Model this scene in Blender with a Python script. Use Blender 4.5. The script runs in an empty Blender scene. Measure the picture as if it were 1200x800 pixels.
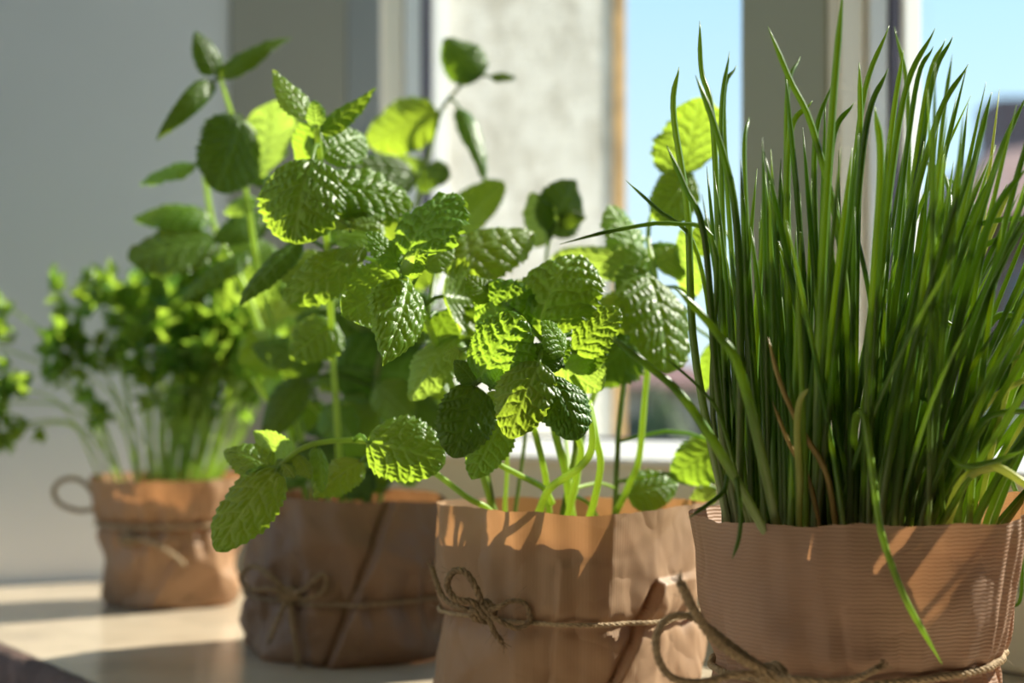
import bpy, math, random
import numpy as np
from mathutils import Vector, Matrix, noise

# ------------------------------------------------------------------ camera
F = 1667.0            # focal length in pixels of the 1200x800 frame
YH = 490.0            # horizon row
CH = 0.16             # camera height above the sill (sill top is z = 0)
C = bpy.context.scene.collection
sc = bpy.context.scene

def P(px, py, D):
    return Vector(((px - 600.0) / F * D, D, CH + (YH - py) / F * D))

cam_d = bpy.data.cameras.new('camera')
cam = bpy.data.objects.new('camera', cam_d)
C.objects.link(cam)
cam.location = (0, 0, CH)
cam.rotation_euler = (math.pi / 2, 0, 0)
cam_d.sensor_width = 36.0
cam_d.lens = F * 36.0 / 1200.0
cam_d.shift_y = (YH - 400.0) / 1200.0
cam_d.clip_start = 0.02
cam_d.clip_end = 400
cam_d.dof.use_dof = True
cam_d.dof.focus_distance = 0.630
cam_d.dof.aperture_fstop = 5.3
cam_d.dof.aperture_blades = 9
sc.camera = cam

# ------------------------------------------------------------------ world, sun, exposure
SUNH = Vector((0.888, 0.457, 0)).normalized()
SUN_EL = math.radians(40)
SUN = Vector((SUNH.x * math.cos(SUN_EL), SUNH.y * math.cos(SUN_EL), math.sin(SUN_EL)))
w = bpy.data.worlds.new('sky'); sc.world = w; w.use_nodes = True
nt = w.node_tree; nt.nodes.clear()
out = nt.nodes.new('ShaderNodeOutputWorld'); bg = nt.nodes.new('ShaderNodeBackground')
tc = nt.nodes.new('ShaderNodeTexCoord'); sx = nt.nodes.new('ShaderNodeSeparateXYZ')
rp = nt.nodes.new('ShaderNodeValToRGB')
nt.links.new(tc.outputs['Generated'], sx.inputs[0]); nt.links.new(sx.outputs['Z'], rp.inputs[0])
rp.color_ramp.elements[0].position = 0.0; rp.color_ramp.elements[0].color = (0.72, 0.86, 0.95, 1)
rp.color_ramp.elements[1].position = 0.55; rp.color_ramp.elements[1].color = (0.28, 0.54, 0.90, 1)
e = rp.color_ramp.elements.new(0.16); e.color = (0.58, 0.80, 0.97, 1)
e = rp.color_ramp.elements.new(0.30); e.color = (0.42, 0.69, 0.96, 1)
nt.links.new(rp.outputs[0], bg.inputs[0]); bg.inputs[1].default_value = 1.06
nt.links.new(bg.outputs[0], out.inputs[0])

sl = bpy.data.lights.new('sun', 'SUN'); so = bpy.data.objects.new('sun', sl); C.objects.link(so)
sl.energy = 11.5; sl.angle = math.radians(0.6); sl.color = (1.0, 0.93, 0.80)
so.rotation_euler = SUN.to_track_quat('Z', 'Y').to_euler(); so.location = SUN * 6

sc.view_settings.view_transform = 'Standard'
sc.view_settings.look = 'None'
sc.view_settings.exposure = 0.35
sc.view_settings.gamma = 1.0
sc.view_settings.use_curve_mapping = False
sc.cycles.max_bounces = 10
sc.cycles.transparent_max_bounces = 16
sc.cycles.sample_clamp_indirect = 6.0

# ------------------------------------------------------------------ materials
class N:
    def __init__(s, name):
        s.m = bpy.data.materials.new(name); s.m.use_nodes = True
        s.t = s.m.node_tree; s.t.nodes.clear()
        s.o = s.t.nodes.new('ShaderNodeOutputMaterial')
    def n(s, kind, **kw):
        x = s.t.nodes.new('ShaderNode' + kind)
        for k, v in kw.items():
            if hasattr(x, k): setattr(x, k, v)
            else: x.inputs[k].default_value = v
        return x
    def l(s, a, b): s.t.links.new(a, b)
    def ramp(s, fac, stops):
        r = s.n('ValToRGB'); s.l(fac, r.inputs[0]); el = r.color_ramp.elements
        while len(el) < len(stops): el.new(0.5)
        for q, (p, c) in zip(el, stops): q.position = p; q.color = (*c, 1)
        return r.outputs[0]
    def mix(s, fac, a, b, mode='MIX'):
        x = s.t.nodes.new('ShaderNodeMix'); x.data_type = 'RGBA'; x.blend_type = mode
        for v, i in ((fac, 0), (a, 6), (b, 7)):
            if hasattr(v, 'links'): s.l(v, x.inputs[i])
            elif i == 0: x.inputs[0].default_value = v
            else: x.inputs[i].default_value = (*v, 1)
        return x.outputs[2]
    def math(s, op, a, b=0.0):
        x = s.n('Math', operation=op)
        for i, v in enumerate((a, b)):
            if hasattr(v, 'links'): s.l(v, x.inputs[i])
            else: x.inputs[i].default_value = v
        return x.outputs[0]
    def noise(s, scale, detail=4, rough=0.55, vec=None):
        x = s.n('TexNoise', Scale=scale, Detail=detail, Roughness=rough)
        if vec is None: vec = s.n('TexCoord').outputs['Object']
        s.l(vec, x.inputs['Vector']); return x.outputs[0]
    def bump(s, h, strength=0.3, dist=0.001):
        b = s.n('Bump', Strength=strength, Distance=dist); s.l(h, b.inputs['Height']); return b.outputs[0]
    def done(s, sh): s.l(sh, s.o.inputs[0]); return s.m

def plain(name, col, rough=0.6, var=0.12, scale=20, bump=0.0, bscale=60, bdist=0.002, spec=0.4):
    k = N(name); b = k.n('BsdfPrincipled', Roughness=rough)
    b.inputs['Specular IOR Level'].default_value = spec
    f = k.noise(scale)
    k.l(k.ramp(f, [(0.25, tuple(c * (1 - var) for c in col)), (0.75, tuple(min(1, c * (1 + var)) for c in col))]), b.inputs['Base Color'])
    if bump: k.l(k.bump(k.noise(bscale, 6), bump, bdist), b.inputs['Normal'])
    return k.done(b.outputs[0])

def leaf_material(name, top, under, glow, vein, tmix=0.5, rough=0.38, bump=0.16, cell=520.0, spec=0.5):
    k = N(name)
    a = k.n('Attribute', attribute_name='vein'); oi = k.n('ObjectInfo'); ge = k.n('NewGeometry')
    nz = k.noise(70, 3)
    hsv = k.n('HueSaturation', Saturation=1.0)
    k.l(k.math('ADD', k.math('MULTIPLY', oi.outputs['Random'], 0.022), 0.490), hsv.inputs['Hue'])
    k.l(k.math('ADD', k.math('MULTIPLY', nz, 0.5), k.math('ADD', k.math('MULTIPLY', oi.outputs['Random'], 0.35), 0.55)), hsv.inputs['Value'])
    c0 = k.mix(ge.outputs['Backfacing'], top, under)
    vf = k.math('MULTIPLY', a.outputs['Fac'], 0.75)
    k.l(k.mix(vf, c0, vein), hsv.inputs['Color'])
    b = k.n('BsdfPrincipled', Roughness=rough)
    b.inputs['Specular IOR Level'].default_value = spec
    k.l(hsv.outputs[0], b.inputs['Base Color'])
    vo = k.n('TexVoronoi', feature='DISTANCE_TO_EDGE', Scale=cell); k.l(k.n('TexCoord').outputs['Object'], vo.inputs['Vector'])
    h = k.math('MINIMUM', vo.outputs['Distance'], 0.25)
    bn = k.bump(h, bump, 0.0012); k.l(bn, b.inputs['Normal'])
    t = k.n('BsdfTranslucent')
    h2 = k.n('HueSaturation', Saturation=1.0)
    k.l(k.math('ADD', k.math('MULTIPLY', oi.outputs['Random'], 0.016), 0.484), h2.inputs['Hue'])
    k.l(k.mix(vf, glow, tuple(min(1, g * 0.85) for g in glow)), h2.inputs['Color'])
    k.l(h2.outputs[0], t.inputs[0]); k.l(bn, t.inputs['Normal'])
    m = k.n('MixShader', Fac=tmix); k.l(b.outputs[0], m.inputs[1]); k.l(t.outputs[0], m.inputs[2])
    return k.done(m.outputs[0])

M = {}
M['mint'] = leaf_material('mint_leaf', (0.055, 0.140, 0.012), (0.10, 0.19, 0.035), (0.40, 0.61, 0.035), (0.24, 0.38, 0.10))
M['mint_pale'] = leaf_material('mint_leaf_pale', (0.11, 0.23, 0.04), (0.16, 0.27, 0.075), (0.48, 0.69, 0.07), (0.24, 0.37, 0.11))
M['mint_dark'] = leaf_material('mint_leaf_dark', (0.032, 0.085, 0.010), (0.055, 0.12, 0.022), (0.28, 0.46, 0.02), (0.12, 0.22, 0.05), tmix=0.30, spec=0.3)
M['parsley'] = leaf_material('parsley_leaf', (0.06, 0.165, 0.012), (0.09, 0.20, 0.025), (0.38, 0.60, 0.05), (0.12, 0.25, 0.04), rough=0.3, bump=0.2)

def stalk_material(name, col, glow, tmix=0.35):
    k = N(name); b = k.n('BsdfPrincipled', Roughness=0.35)
    f = k.noise(60, 3)
    k.l(k.ramp(f, [(0.3, tuple(c * 0.75 for c in col)), (0.7, tuple(c * 1.2 for c in col))]), b.inputs['Base Color'])
    t = k.n('BsdfTranslucent', Color=(*glow, 1))
    m = k.n('MixShader', Fac=tmix); k.l(b.outputs[0], m.inputs[1]); k.l(t.outputs[0], m.inputs[2])
    return k.done(m.outputs[0])
M['stem'] = stalk_material('mint_stem', (0.30, 0.46, 0.08), (0.75, 0.90, 0.18), 0.45)
M['stem_dark'] = stalk_material('mint_stem_dark', (0.16, 0.22, 0.06), (0.4, 0.5, 0.1))
M['parsley_stem'] = stalk_material('parsley_stem', (0.36, 0.52, 0.12), (0.8, 0.95, 0.25), 0.42)

def chive_material():
    k = N('chive_blade')
    a = k.n('Attribute', attribute_name='along'); oi = k.n('ObjectInfo')
    hsv = k.n('HueSaturation', Saturation=1.0)
    k.l(k.math('ADD', k.math('MULTIPLY', oi.outputs['Random'], 0.05), 0.47), hsv.inputs['Hue'])
    k.l(k.math('ADD', k.math('MULTIPLY', oi.outputs['Random'], 0.7), 0.5), hsv.inputs['Value'])
    k.l(k.ramp(a.outputs['Fac'], [(0.0, (0.46, 0.48, 0.33)), (0.14, (0.28, 0.36, 0.14)), (0.32, (0.10, 0.20, 0.03)), (0.85, (0.065, 0.155, 0.022)), (1.0, (0.10, 0.18, 0.04))]), hsv.inputs['Color'])
    b = k.n('BsdfPrincipled', Roughness=0.34); b.inputs['Specular IOR Level'].default_value = 0.5
    k.l(hsv.outputs[0], b.inputs['Base Color'])
    k.l(k.bump(k.noise(260, 3), 0.15, 0.0006), b.inputs['Normal'])
    t = k.n('BsdfTranslucent')
    k.l(k.mix(oi.outputs['Random'], (0.30, 0.52, 0.03), (0.66, 0.80, 0.06)), t.inputs[0])
    m = k.n('MixShader', Fac=0.36); k.l(b.outputs[0], m.inputs[1]); k.l(t.outputs[0], m.inputs[2])
    return k.done(m.outputs[0])
M['chive'] = chive_material()
M['chive_yellow'] = stalk_material('chive_blade_yellowing', (0.40, 0.42, 0.12), (0.8, 0.85, 0.25), 0.4)
M['chive_sunlit'] = stalk_material('chive_blade_sunlit', (0.20, 0.33, 0.05), (0.62, 0.82, 0.10), 0.42)  # brighter tone that puts sunlight into the blade colour
M['chive_dry'] = stalk_material('chive_blade_dry', (0.42, 0.30, 0.10), (0.6, 0.4, 0.1), 0.2)

def paper_material(name, col, rib_axis, rib_period, rib=0.25, tr=0.22):
    k = N(name)
    uv = k.n('UVMap').outputs[0]; s = k.n('SeparateXYZ'); k.l(uv, s.inputs[0])
    nz = k.noise(18, 5); n2 = k.noise(140, 4)
    co = k.math('MULTIPLY', s.outputs[rib_axis], 2 * math.pi / rib_period)
    co = k.math('ADD', co, k.math('MULTIPLY', k.noise(260, 2), 1.6))
    wv = k.math('SINE', co)
    base = k.ramp(nz, [(0.25, tuple(c * 0.82 for c in col)), (0.75, tuple(min(1, c * 1.14) for c in col))])
    rf = k.math('MULTIPLY', k.math('ADD', k.math('MULTIPLY', wv, 0.5), 0.5), rib)
    c2 = k.mix(rf, base, tuple(c * 0.55 for c in col))
    c3 = k.mix(k.math('MULTIPLY', n2, 0.25), c2, tuple(c * 1.25 for c in col))
    b = k.n('BsdfPrincipled', Roughness=0.52); b.inputs['Specular IOR Level'].default_value = 0.35
    k.l(c3, b.inputs['Base Color'])
    mus = k.n('TexNoise', Scale=26, Detail=2, Roughness=0.4); k.l(k.n('TexCoord').outputs['Object'], mus.inputs['Vector'])
    cr = k.math('ABSOLUTE', k.math('SUBTRACT', mus.outputs[0], 0.5))
    hh = k.math('ADD', k.math('MULTIPLY', cr, 3.0), k.math('MULTIPLY', wv, -0.02 * rib / 0.25))
    bn = k.bump(hh, 0.55, 0.004); k.l(bn, b.inputs['Normal'])
    t = k.n('BsdfTranslucent', Color=(min(1, col[0] * 1.9), col[1] * 1.35, col[2] * 0.8, 1))
    m = k.n('MixShader', Fac=tr); k.l(b.outputs[0], m.inputs[1]); k.l(t.outputs[0], m.inputs[2])
    return k.done(m.outputs[0])
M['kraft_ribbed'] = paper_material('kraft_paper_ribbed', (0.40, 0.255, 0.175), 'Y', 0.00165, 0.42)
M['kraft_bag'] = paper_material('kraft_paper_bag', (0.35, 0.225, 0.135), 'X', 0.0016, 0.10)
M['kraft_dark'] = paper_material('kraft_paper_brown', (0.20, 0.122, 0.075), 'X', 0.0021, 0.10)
M['kraft_tan'] = paper_material('kraft_paper_tan', (0.35, 0.205, 0.112), 'X', 0.0021, 0.05)

def twine_material(name, col):
    k = N(name); b = k.n('BsdfPrincipled', Roughness=0.85); b.inputs['Specular IOR Level'].default_value = 0.2
    f = k.noise(420, 5, 0.7)
    k.l(k.ramp(f, [(0.3, tuple(c * 0.5 for c in col)), (0.7, tuple(min(1, c * 1.35) for c in col))]), b.inputs['Base Color'])
    k.l(k.bump(k.noise(900, 4, 0.7), 0.8, 0.0012), b.inputs['Normal'])
    return k.done(b.outputs[0])
M['twine'] = twine_material('jute_twine', (0.42, 0.31, 0.19))
M['twine_dark'] = twine_material('jute_twine_dark', (0.26, 0.185, 0.11))
M['soil'] = plain('soil', (0.045, 0.03, 0.02), 0.95, 0.5, 200, 1.0, 300, 0.004, 0.1)
M['pot'] = plain('plastic_pot', (0.30, 0.13, 0.07), 0.5, 0.1, 20)
M['wall'] = plain('plaster_wall', (0.73, 0.715, 0.695), 0.85, 0.03, 3, 0.15, 200, 0.0006, 0.2)
M['room'] = plain('room_plaster', (0.27, 0.25, 0.22), 0.85, 0.03, 3)
M['taupe_shade'] = plain('taupe_wall_shade', (0.33, 0.31, 0.25), 0.7, 0.03, 5)  # wall shade towards the window, put into a darker colour
M['grey_wall_shade'] = plain('grey_wall_shade', (0.30, 0.305, 0.295), 0.6, 0.03, 5)  # shade next to the window frame, put into a grey
M['frame'] = plain('white_frame', (0.80, 0.79, 0.77), 0.35, 0.02, 6)
M['bead'] = plain('cream_bead', (0.86, 0.77, 0.62), 0.4, 0.02, 6)
M['mullion'] = plain('mullion_frame_shaded', (0.36, 0.355, 0.26), 0.45, 0.03, 6)  # frame colour darkened to carry the shade on the mullion
M['frame_inner'] = plain('cream_frame', (0.70, 0.61, 0.43), 0.45, 0.03, 6)
M['gasket'] = plain('gasket', (0.10, 0.09, 0.13), 0.6, 0.1, 30)
M['rust_edge'] = plain('ochre_corner_bead', (0.50, 0.31, 0.13), 0.8, 0.35, 30, 0.4, 90, 0.002)
M['roof'] = plain('roof_tile', (0.13, 0.055, 0.048), 0.8, 0.3, 3)
M['brick'] = plain('house_brick', (0.12, 0.055, 0.05), 0.85, 0.25, 4)
M['house_wall'] = plain('house_render', (0.42, 0.34, 0.27), 0.9, 0.1, 1)
M['dark_glass'] = plain('house_window', (0.03, 0.035, 0.045), 0.15, 0.1, 2)
M['ground'] = plain('ground', (0.10, 0.11, 0.05), 0.95, 0.4, 0.6)
M['hedge'] = plain('hedge_leaf', (0.045, 0.07, 0.022), 0.8, 0.6, 4)

def stucco():
    k = N('stucco'); b = k.n('BsdfPrincipled', Roughness=0.9); b.inputs['Specular IOR Level'].default_value = 0.2
    f = k.noise(22, 6, 0.65)
    k.l(k.ramp(f, [(0.30, (0.46, 0.43, 0.37)), (0.55, (0.68, 0.66, 0.61)), (0.8, (0.76, 0.75, 0.71))]), b.inputs['Base Color'])
    k.l(k.bump(k.noise(75, 7, 0.7), 0.8, 0.005), b.inputs['Normal'])
    return k.done(b.outputs[0])
M['stucco'] = stucco()

def sill_material():
    k = N('polished_sill'); b = k.n('BsdfPrincipled'); b.inputs['Specular IOR Level'].default_value = 0.5
    f = k.noise(9, 6, 0.6); g = k.noise(55, 4)
    c = k.ramp(f, [(0.3, (0.34, 0.275, 0.20)), (0.5, (0.46, 0.375, 0.27)), (0.72, (0.54, 0.455, 0.34))])
    k.l(k.mix(k.math('MULTIPLY', g, 0.3), c, (0.34, 0.27, 0.19)), b.inputs['Base Color'])
    k.l(k.math('ADD', k.math('MULTIPLY', g, 0.18), 0.10), b.inputs['Roughness'])
    k.l(k.bump(f, 0.05, 0.002), b.inputs['Normal'])
    return k.done(b.outputs[0])
M['sill'] = sill_material()
M['sill_edge'] = plain('worn_sill_edge', (0.11, 0.065, 0.05), 0.85, 0.5, 40, 0.9, 50, 0.006)

def glass():
    k = N('window_glass'); t = k.n('BsdfTransparent', Color=(0.97, 0.985, 0.98, 1)); g = k.n('BsdfGlossy', Roughness=0.02)
    lw = k.n('LayerWeight', Blend=0.5); m = k.n('MixShader')
    k.l(k.math('ADD', k.math('MULTIPLY', k.math('POWER', lw.outputs['Facing'], 5.0), 0.7), 0.03), m.inputs[0]); k.l(t.outputs[0], m.inputs[1]); k.l(g.outputs[0], m.inputs[2])
    return k.done(m.outputs[0])
M['glass'] = glass()

# ------------------------------------------------------------------ object helpers
def obj(name, verts, faces, mat, parent=None, smooth=True, attr=None, uv=None):
    me = bpy.data.meshes.new(name)
    me.from_pydata([tuple(v) for v in verts], [], faces); me.update()
    if smooth: me.polygons.foreach_set('use_smooth', [True] * len(me.polygons))
    if attr:
        a = me.attributes.new(attr[0], 'FLOAT', 'POINT'); a.data.foreach_set('value', np.asarray(attr[1], dtype=np.float32))
    if uv is not None:
        l = me.uv_layers.new(name='UVMap'); idx = np.empty(len(me.loops), dtype=np.int32); me.loops.foreach_get('vertex_index', idx)
        l.data.foreach_set('uv', np.asarray(uv, dtype=np.float32)[idx].ravel())
    me.materials.append(M[mat])
    o = bpy.data.objects.new(name, me); C.objects.link(o)
    if parent: put(o, parent)
    return o
def put(o, parent):
    o.parent = parent
    o.matrix_parent_inverse = world(parent).inverted()
def world(o):
    m = Matrix.Translation(o.location)
    if o.parent: m = world(o.parent) @ o.matrix_parent_inverse @ m
    return m
def tag(o, label=None, cat=None, group=None, kind=None):
    for k_, v in (('label', label), ('category', cat), ('group', group), ('kind', kind)):
        if v: o[k_] = v
    return o
def empty(name, loc):
    o = bpy.data.objects.new(name, None); C.objects.link(o); o.location = loc; o.empty_display_size = 0.03
    return o

def catmull(pts, n):
    pts = [Vector(p) for p in pts]
    if len(pts) == 2: return [pts[0].lerp(pts[1], i / (n - 1)) for i in range(n)]
    q = [pts[0] * 2 - pts[1]] + pts + [pts[-1] * 2 - pts[-2]]
    res = []
    for i in range(n):
        s = i / (n - 1) * (len(pts) - 1); k = min(int(s), len(pts) - 2); t = s - k
        a, b, c, d = q[k:k + 4]
        res.append(0.5 * ((2 * b) + (c - a) * t + (2 * a - 5 * b + 4 * c - d) * t * t + (3 * b - a - 3 * c + d) * t ** 3))
    return res
def frames(path):
    n = len(path); T = [(path[min(i + 1, n - 1)] - path[max(i - 1, 0)]).normalized() for i in range(n)]
    u = T[0].orthogonal().normalized(); res = []
    for i in range(n):
        u = (u - T[i] * u.dot(T[i])); u = u.normalized() if u.length > 1e-9 else T[i].orthogonal().normalized()
        res.append((T[i], u, T[i].cross(u)))
    return res
def tube(path, rad, seg=6, V=None, Fc=None, cap=True):
    V = [] if V is None else V; Fc = [] if Fc is None else Fc
    fr = frames(path); b0 = len(V); n = len(path)
    for i, p in enumerate(path):
        r = rad(i / (n - 1)) if callable(rad) else rad
        for k in range(seg):
            a = 2 * math.pi * k / seg
            V.append(p + (fr[i][1] * math.cos(a) + fr[i][2] * math.sin(a)) * r)
    for i in range(n - 1):
        for k in range(seg):
            a = b0 + i * seg + k; b = b0 + i * seg + (k + 1) % seg
            Fc.append((a, b, b + seg, a + seg))
    if cap:
        Fc.append(tuple(b0 + k for k in reversed(range(seg)))); Fc.append(tuple(b0 + (n - 1) * seg + k for k in range(seg)))
    return V, Fc
def box_prism(poly, z0, z1):
    n = len(poly)
    V = [Vector((x, y, z0)) for x, y in poly] + [Vector((x, y, z1)) for x, y in poly]
    Fc = [tuple(reversed(range(n))), tuple(range(n, 2 * n))] + [(i, (i + 1) % n, n + (i + 1) % n, n + i) for i in range(n)]
    return V, Fc
def bevel(o, wdt=0.002, seg=2):
    b = o.modifiers.new('bevel', 'BEVEL'); b.width = wdt; b.segments = seg; b.limit_method = 'ANGLE'
    return o

# ------------------------------------------------------------------ the window, walls and sill
WO = Vector((-0.141, 1.53, 0)); WT = Vector((0.59, -0.81, 0)).normalized(); WN = Vector((0.81, 0.59, 0)).normalized()
def W2(s, n): p = WO + WT * s + WN * n; return (p.x, p.y)
def wbox(name, s0, s1, n0, n1, z0, z1, mat, parent=None, bev=0.003):
    V, Fc = box_prism([W2(s0, n0), W2(s1, n0), W2(s1, n1), W2(s0, n1)], z0, z1)
    o = obj(name, V, Fc, mat, parent, smooth=False)
    if bev: bevel(o, bev)
    return o

# the sill: a deep polished board with a dark worn front edge
sill = tag(empty('window_sill', (*W2(0.4, -0.28), -0.04)), 'deep polished cream window sill with a dark worn front edge', 'window sill', kind='structure')
NF = -0.492
wallL = Vector((0.9, 0.436, 0)).normalized()
board = wbox('board', -0.75, 1.75, NF + 0.006, 0.0, -0.04, 0.0, 'sill', sill, 0.004)
V = []; Fc = []
na = 150
for i in range(na + 1):
    s = -0.75 + 2.5 * i / na
    j = noise.noise(Vector((s * 22, 0, 3))) * 0.006 + noise.noise(Vector((s * 70, 5, 3))) * 0.0025
    for (dn, z) in ((0.02, -0.0007), (0.004 + j, -0.0005 + j * 0.1), (-0.004 + j * 0.6, -0.006), (-0.006 + j * 0.8, -0.022), (-0.005 + j, -0.046), (0.02, -0.048)):
        x, y = W2(s, NF + dn); V.append(Vector((x, y, z)))
for i in range(na):
    for k in range(5):
        a = i * 6 + k; Fc.append((a, a + 1, a + 7, a + 6))
obj('front_edge', V, Fc, 'sill_edge', sill)
wbox('wall_under_sill', -0.75, 1.75, NF + 0.03, NF + 0.06, -0.95, -0.041, 'wall', None, 0)['kind'] = 'structure'

# left wall running to the window
wp = WO + WN * 0.0
WL = 0.62; a0 = wp - wallL * WL; a1 = wp.copy()
nb = Vector((-wallL.y, wallL.x, 0)) * 0.12
V, Fc = box_prism([(a0.x, a0.y), (a1.x, a1.y), (a1.x + nb.x, a1.y + nb.y), (a0.x + nb.x, a0.y + nb.y)], -0.95, 2.6)
tag(obj('wall_left', V, Fc, 'wall', None, smooth=False), kind='structure')

def shade_strip(name, t0, t1, th, mat):  # thin coloured strip that stands in for shade on the left wall
    nn = Vector((wallL.y, -wallL.x, 0)) * th
    A = wp - wallL * t1; B = wp - wallL * t0
    V, Fc = box_prism([(A.x + nn.x, A.y + nn.y), (B.x + nn.x, B.y + nn.y), (B.x, B.y), (A.x, A.y)], 0.0, 2.4)
    o = obj(name, V, Fc, mat, None, smooth=False); o['kind'] = 'structure'; bevel(o, 0.003); return o
shade_strip('shade_strip_2', 0.040, 0.165, 0.004, 'taupe_shade')
shade_strip('shade_strip_3', 0.0, 0.0402, 0.0045, 'grey_wall_shade')
# the rest of the room behind the camera
FILL0, FILL1 = 0.05, 0.55  # edges of the opening added for fill light
def roombox(name, poly, z0, z1):
    V, Fc = box_prism(poly, z0, z1); o = obj(name, V, Fc, 'room', None, smooth=False); o['kind'] = 'structure'; return o
big = [(a0.x - 0.1, a0.y + 0.05), W2(-0.02, 0.05), W2(2.3, 0.05), W2(2.3, -3.4)]
wd_ = Vector((wallL.y, -wallL.x, 0))            # runs along the far left wall towards the room
def FL(t, d): p_ = a0 + wd_ * t - wallL * d; return (p_.x, p_.y)
big.append(FL(3.4, 0.12))
roombox('ceiling', big, 2.45, 2.55)
roombox('floor', big, -1.05, -0.95)
roombox('wall_right', [W2(2.2, -3.4), W2(2.3, -3.4), W2(2.3, 0.0), W2(2.2, 0.0)], -0.95, 2.45)
q0 = FL(3.3, 0.0); q1 = W2(2.3, -3.3)
roombox('wall_back', [q0, (q0[0], q0[1] - 0.1), (q1[0], q1[1] - 0.1), q1], -0.95, 2.45)
# far left wall with an unseen opening added to light the wall and pots
roombox('wall_fill_opening', [FL(0.0, 0), FL(FILL0, 0), FL(FILL0, 0.12), FL(0.0, 0.12)], -0.95, 2.45)
roombox('wall_fill_opening', [FL(FILL1, 0), FL(3.4, 0), FL(3.4, 0.12), FL(FILL1, 0.12)], -0.95, 2.45)
roombox('wall_fill_opening', [FL(FILL0, 0), FL(FILL1, 0), FL(FILL1, 0.12), FL(FILL0, 0.12)], -0.95, 0.0)
roombox('wall_fill_opening', [FL(FILL0, 0), FL(FILL1, 0), FL(FILL1, 0.12), FL(FILL0, 0.12)], 1.6, 2.45)
# window
win = tag(empty('window_1', (*W2(0.55, 0), 0)), 'white two-sash window behind the herb pots', 'window', kind='structure')
ZT = 1.50; ZB = 0.128
DP = 0.062
def sash(s0, s1, nm):
    # s0..s1 = clear glass opening
    f = wbox('glazing_bead', s0 - 0.012, s0, 0.001, 0.028, ZB, ZT, 'bead', win, 0.002)
    wbox('glazing_bead', s0 - 0.012, s0 + 0.004, 0.028, 0.050, ZB, ZT, 'frame', win, 0.002)
    wbox('gasket', s0 - 0.012, s0 + 0.006, 0.050, 0.060, ZB, ZT, 'gasket', win, 0)
    pr = [(-0.002, ZB - 0.006), (0.050, ZB - 0.006), (0.050, ZB + 0.012), (0.034, ZB + 0.011), (-0.002, ZB - 0.002)]
    V = [Vector((*W2(s, n_), z_)) for s in (s0, s1) for (n_, z_) in pr]
    obj('glazing_bead', V, [(4, 3, 2, 1, 0), (5, 6, 7, 8, 9)] + [(i, (i + 1) % 5, 5 + (i + 1) % 5, 5 + i) for i in range(5)], 'frame', win, smooth=False)
    wbox('gasket', s0, s1, 0.050, 0.060, ZB - 0.02, ZB + 0.015, 'gasket', win, 0)
    wbox('glazing_bead', s0, s1, 0.010, 0.050, ZT - 0.006, ZT + 0.02, 'frame', win, 0.002)
    wbox('pane', s0 + 0.001, s1 - 0.001, 0.052, 0.056, ZB, ZT, 'glass', win, 0)
    wbox('outer_lip', s0 - 0.012, s0 + 0.010, 0.060, 0.080, ZB, ZT, 'frame', win, 0.002)
S1a, S1b = 0.0, 0.5375
S2a, S2b = 0.636, 1.17
sash(S1a, S1b, 1); sash(S2a, S2b, 2)
wbox('stile', -0.09, S1a - 0.012, 0.0, 0.08, 0.0, ZT + 0.1, 'frame_inner', win)
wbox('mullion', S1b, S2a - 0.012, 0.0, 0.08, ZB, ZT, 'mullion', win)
wbox('stile', S2b, S2b + 0.10, 0.0, 0.08, 0.0, ZT + 0.1, 'frame_inner', win)
wbox('bottom_rail', S1a - 0.012, S2b, 0.004, 0.078, 0.0, ZB, 'frame_inner', win)
wbox('sill_bead', S1a - 0.012, S2b, -0.012, 0.004, 0.0005, 0.052, 'frame_inner', win, 0.004)
wbox('top_rail', S1a - 0.012, S2b, 0.0, 0.08, ZT, ZT + 0.1, 'frame_inner', win)
wbox('outer_ledge', S1a - 0.012, S2b + 0.1, 0.08, 0.36, 0.04, 0.07, 'frame', win)

# wall around the window (outer reveal of stucco on the left)
def wallbox(name, s0, s1, z0, z1, n0=0.0, n1=0.35, mat='stucco'):
    o = wbox(name, s0, s1, n0, n1, z0, z1, mat, None, 0); o['kind'] = 'structure'; return o
wallbox('wall_outside_left', -1.2, 0.0, -0.95, 2.6, 0.081, 0.335)
rb = wbox('trim_1', -0.006, 0.003, 0.325, 0.345, -0.95, 2.6, 'rust_edge', None, 0.002); rb['kind'] = 'structure'
wallbox('wall_window_right', S2b + 0.10, 2.6, -0.95, 2.6, -0.02, 0.345)
wallbox('wall_above_window', -1.2, S2b + 0.10, ZT + 0.1, 2.6, 0.0, 0.345).location.z = 0
wallbox('wall_below_window', -0.2, S2b + 0.10, -0.95, 0.0, 0.0, 0.345)

# outside: ground, hedge and a red roofed house far behind
tag(obj('ground', [(-150, -150, -3.2), (150, -150, -3.2), (150, 160, -3.2), (-150, 160, -3.2)], [(0, 1, 2, 3)], 'ground', None, False), 'green ground far below the window', 'ground', kind='structure')
rng = random.Random(5)
def bush(c, rx, ry, rz, seed, name, label):
    V = []; Fc = []; nu, nv = 36, 20
    for j in range(nv + 1):
        ph = math.pi * j / nv
        for i in range(nu):
            th = 2 * math.pi * i / nu
            d = Vector((math.sin(ph) * math.cos(th), math.sin(ph) * math.sin(th), math.cos(ph)))
            r = 1 + 0.22 * noise.fractal(d * 3 + Vector((seed, 0, 0)), 1.0, 2.0, 4) + 0.10 * noise.noise(d * 13 + Vector((seed, 4, 0)))
            V.append(Vector((c[0] + d.x * rx * r, c[1] + d.y * ry * r, c[2] + d.z * rz * r)))
    for j in range(nv):
        for i in range(nu):
            a = j * nu + i; b = j * nu + (i + 1) % nu; Fc.append((a, b, b + nu, a + nu))
    o = obj(name, V, Fc, 'hedge', None)
    return tag(o, label, 'bush')
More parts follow.
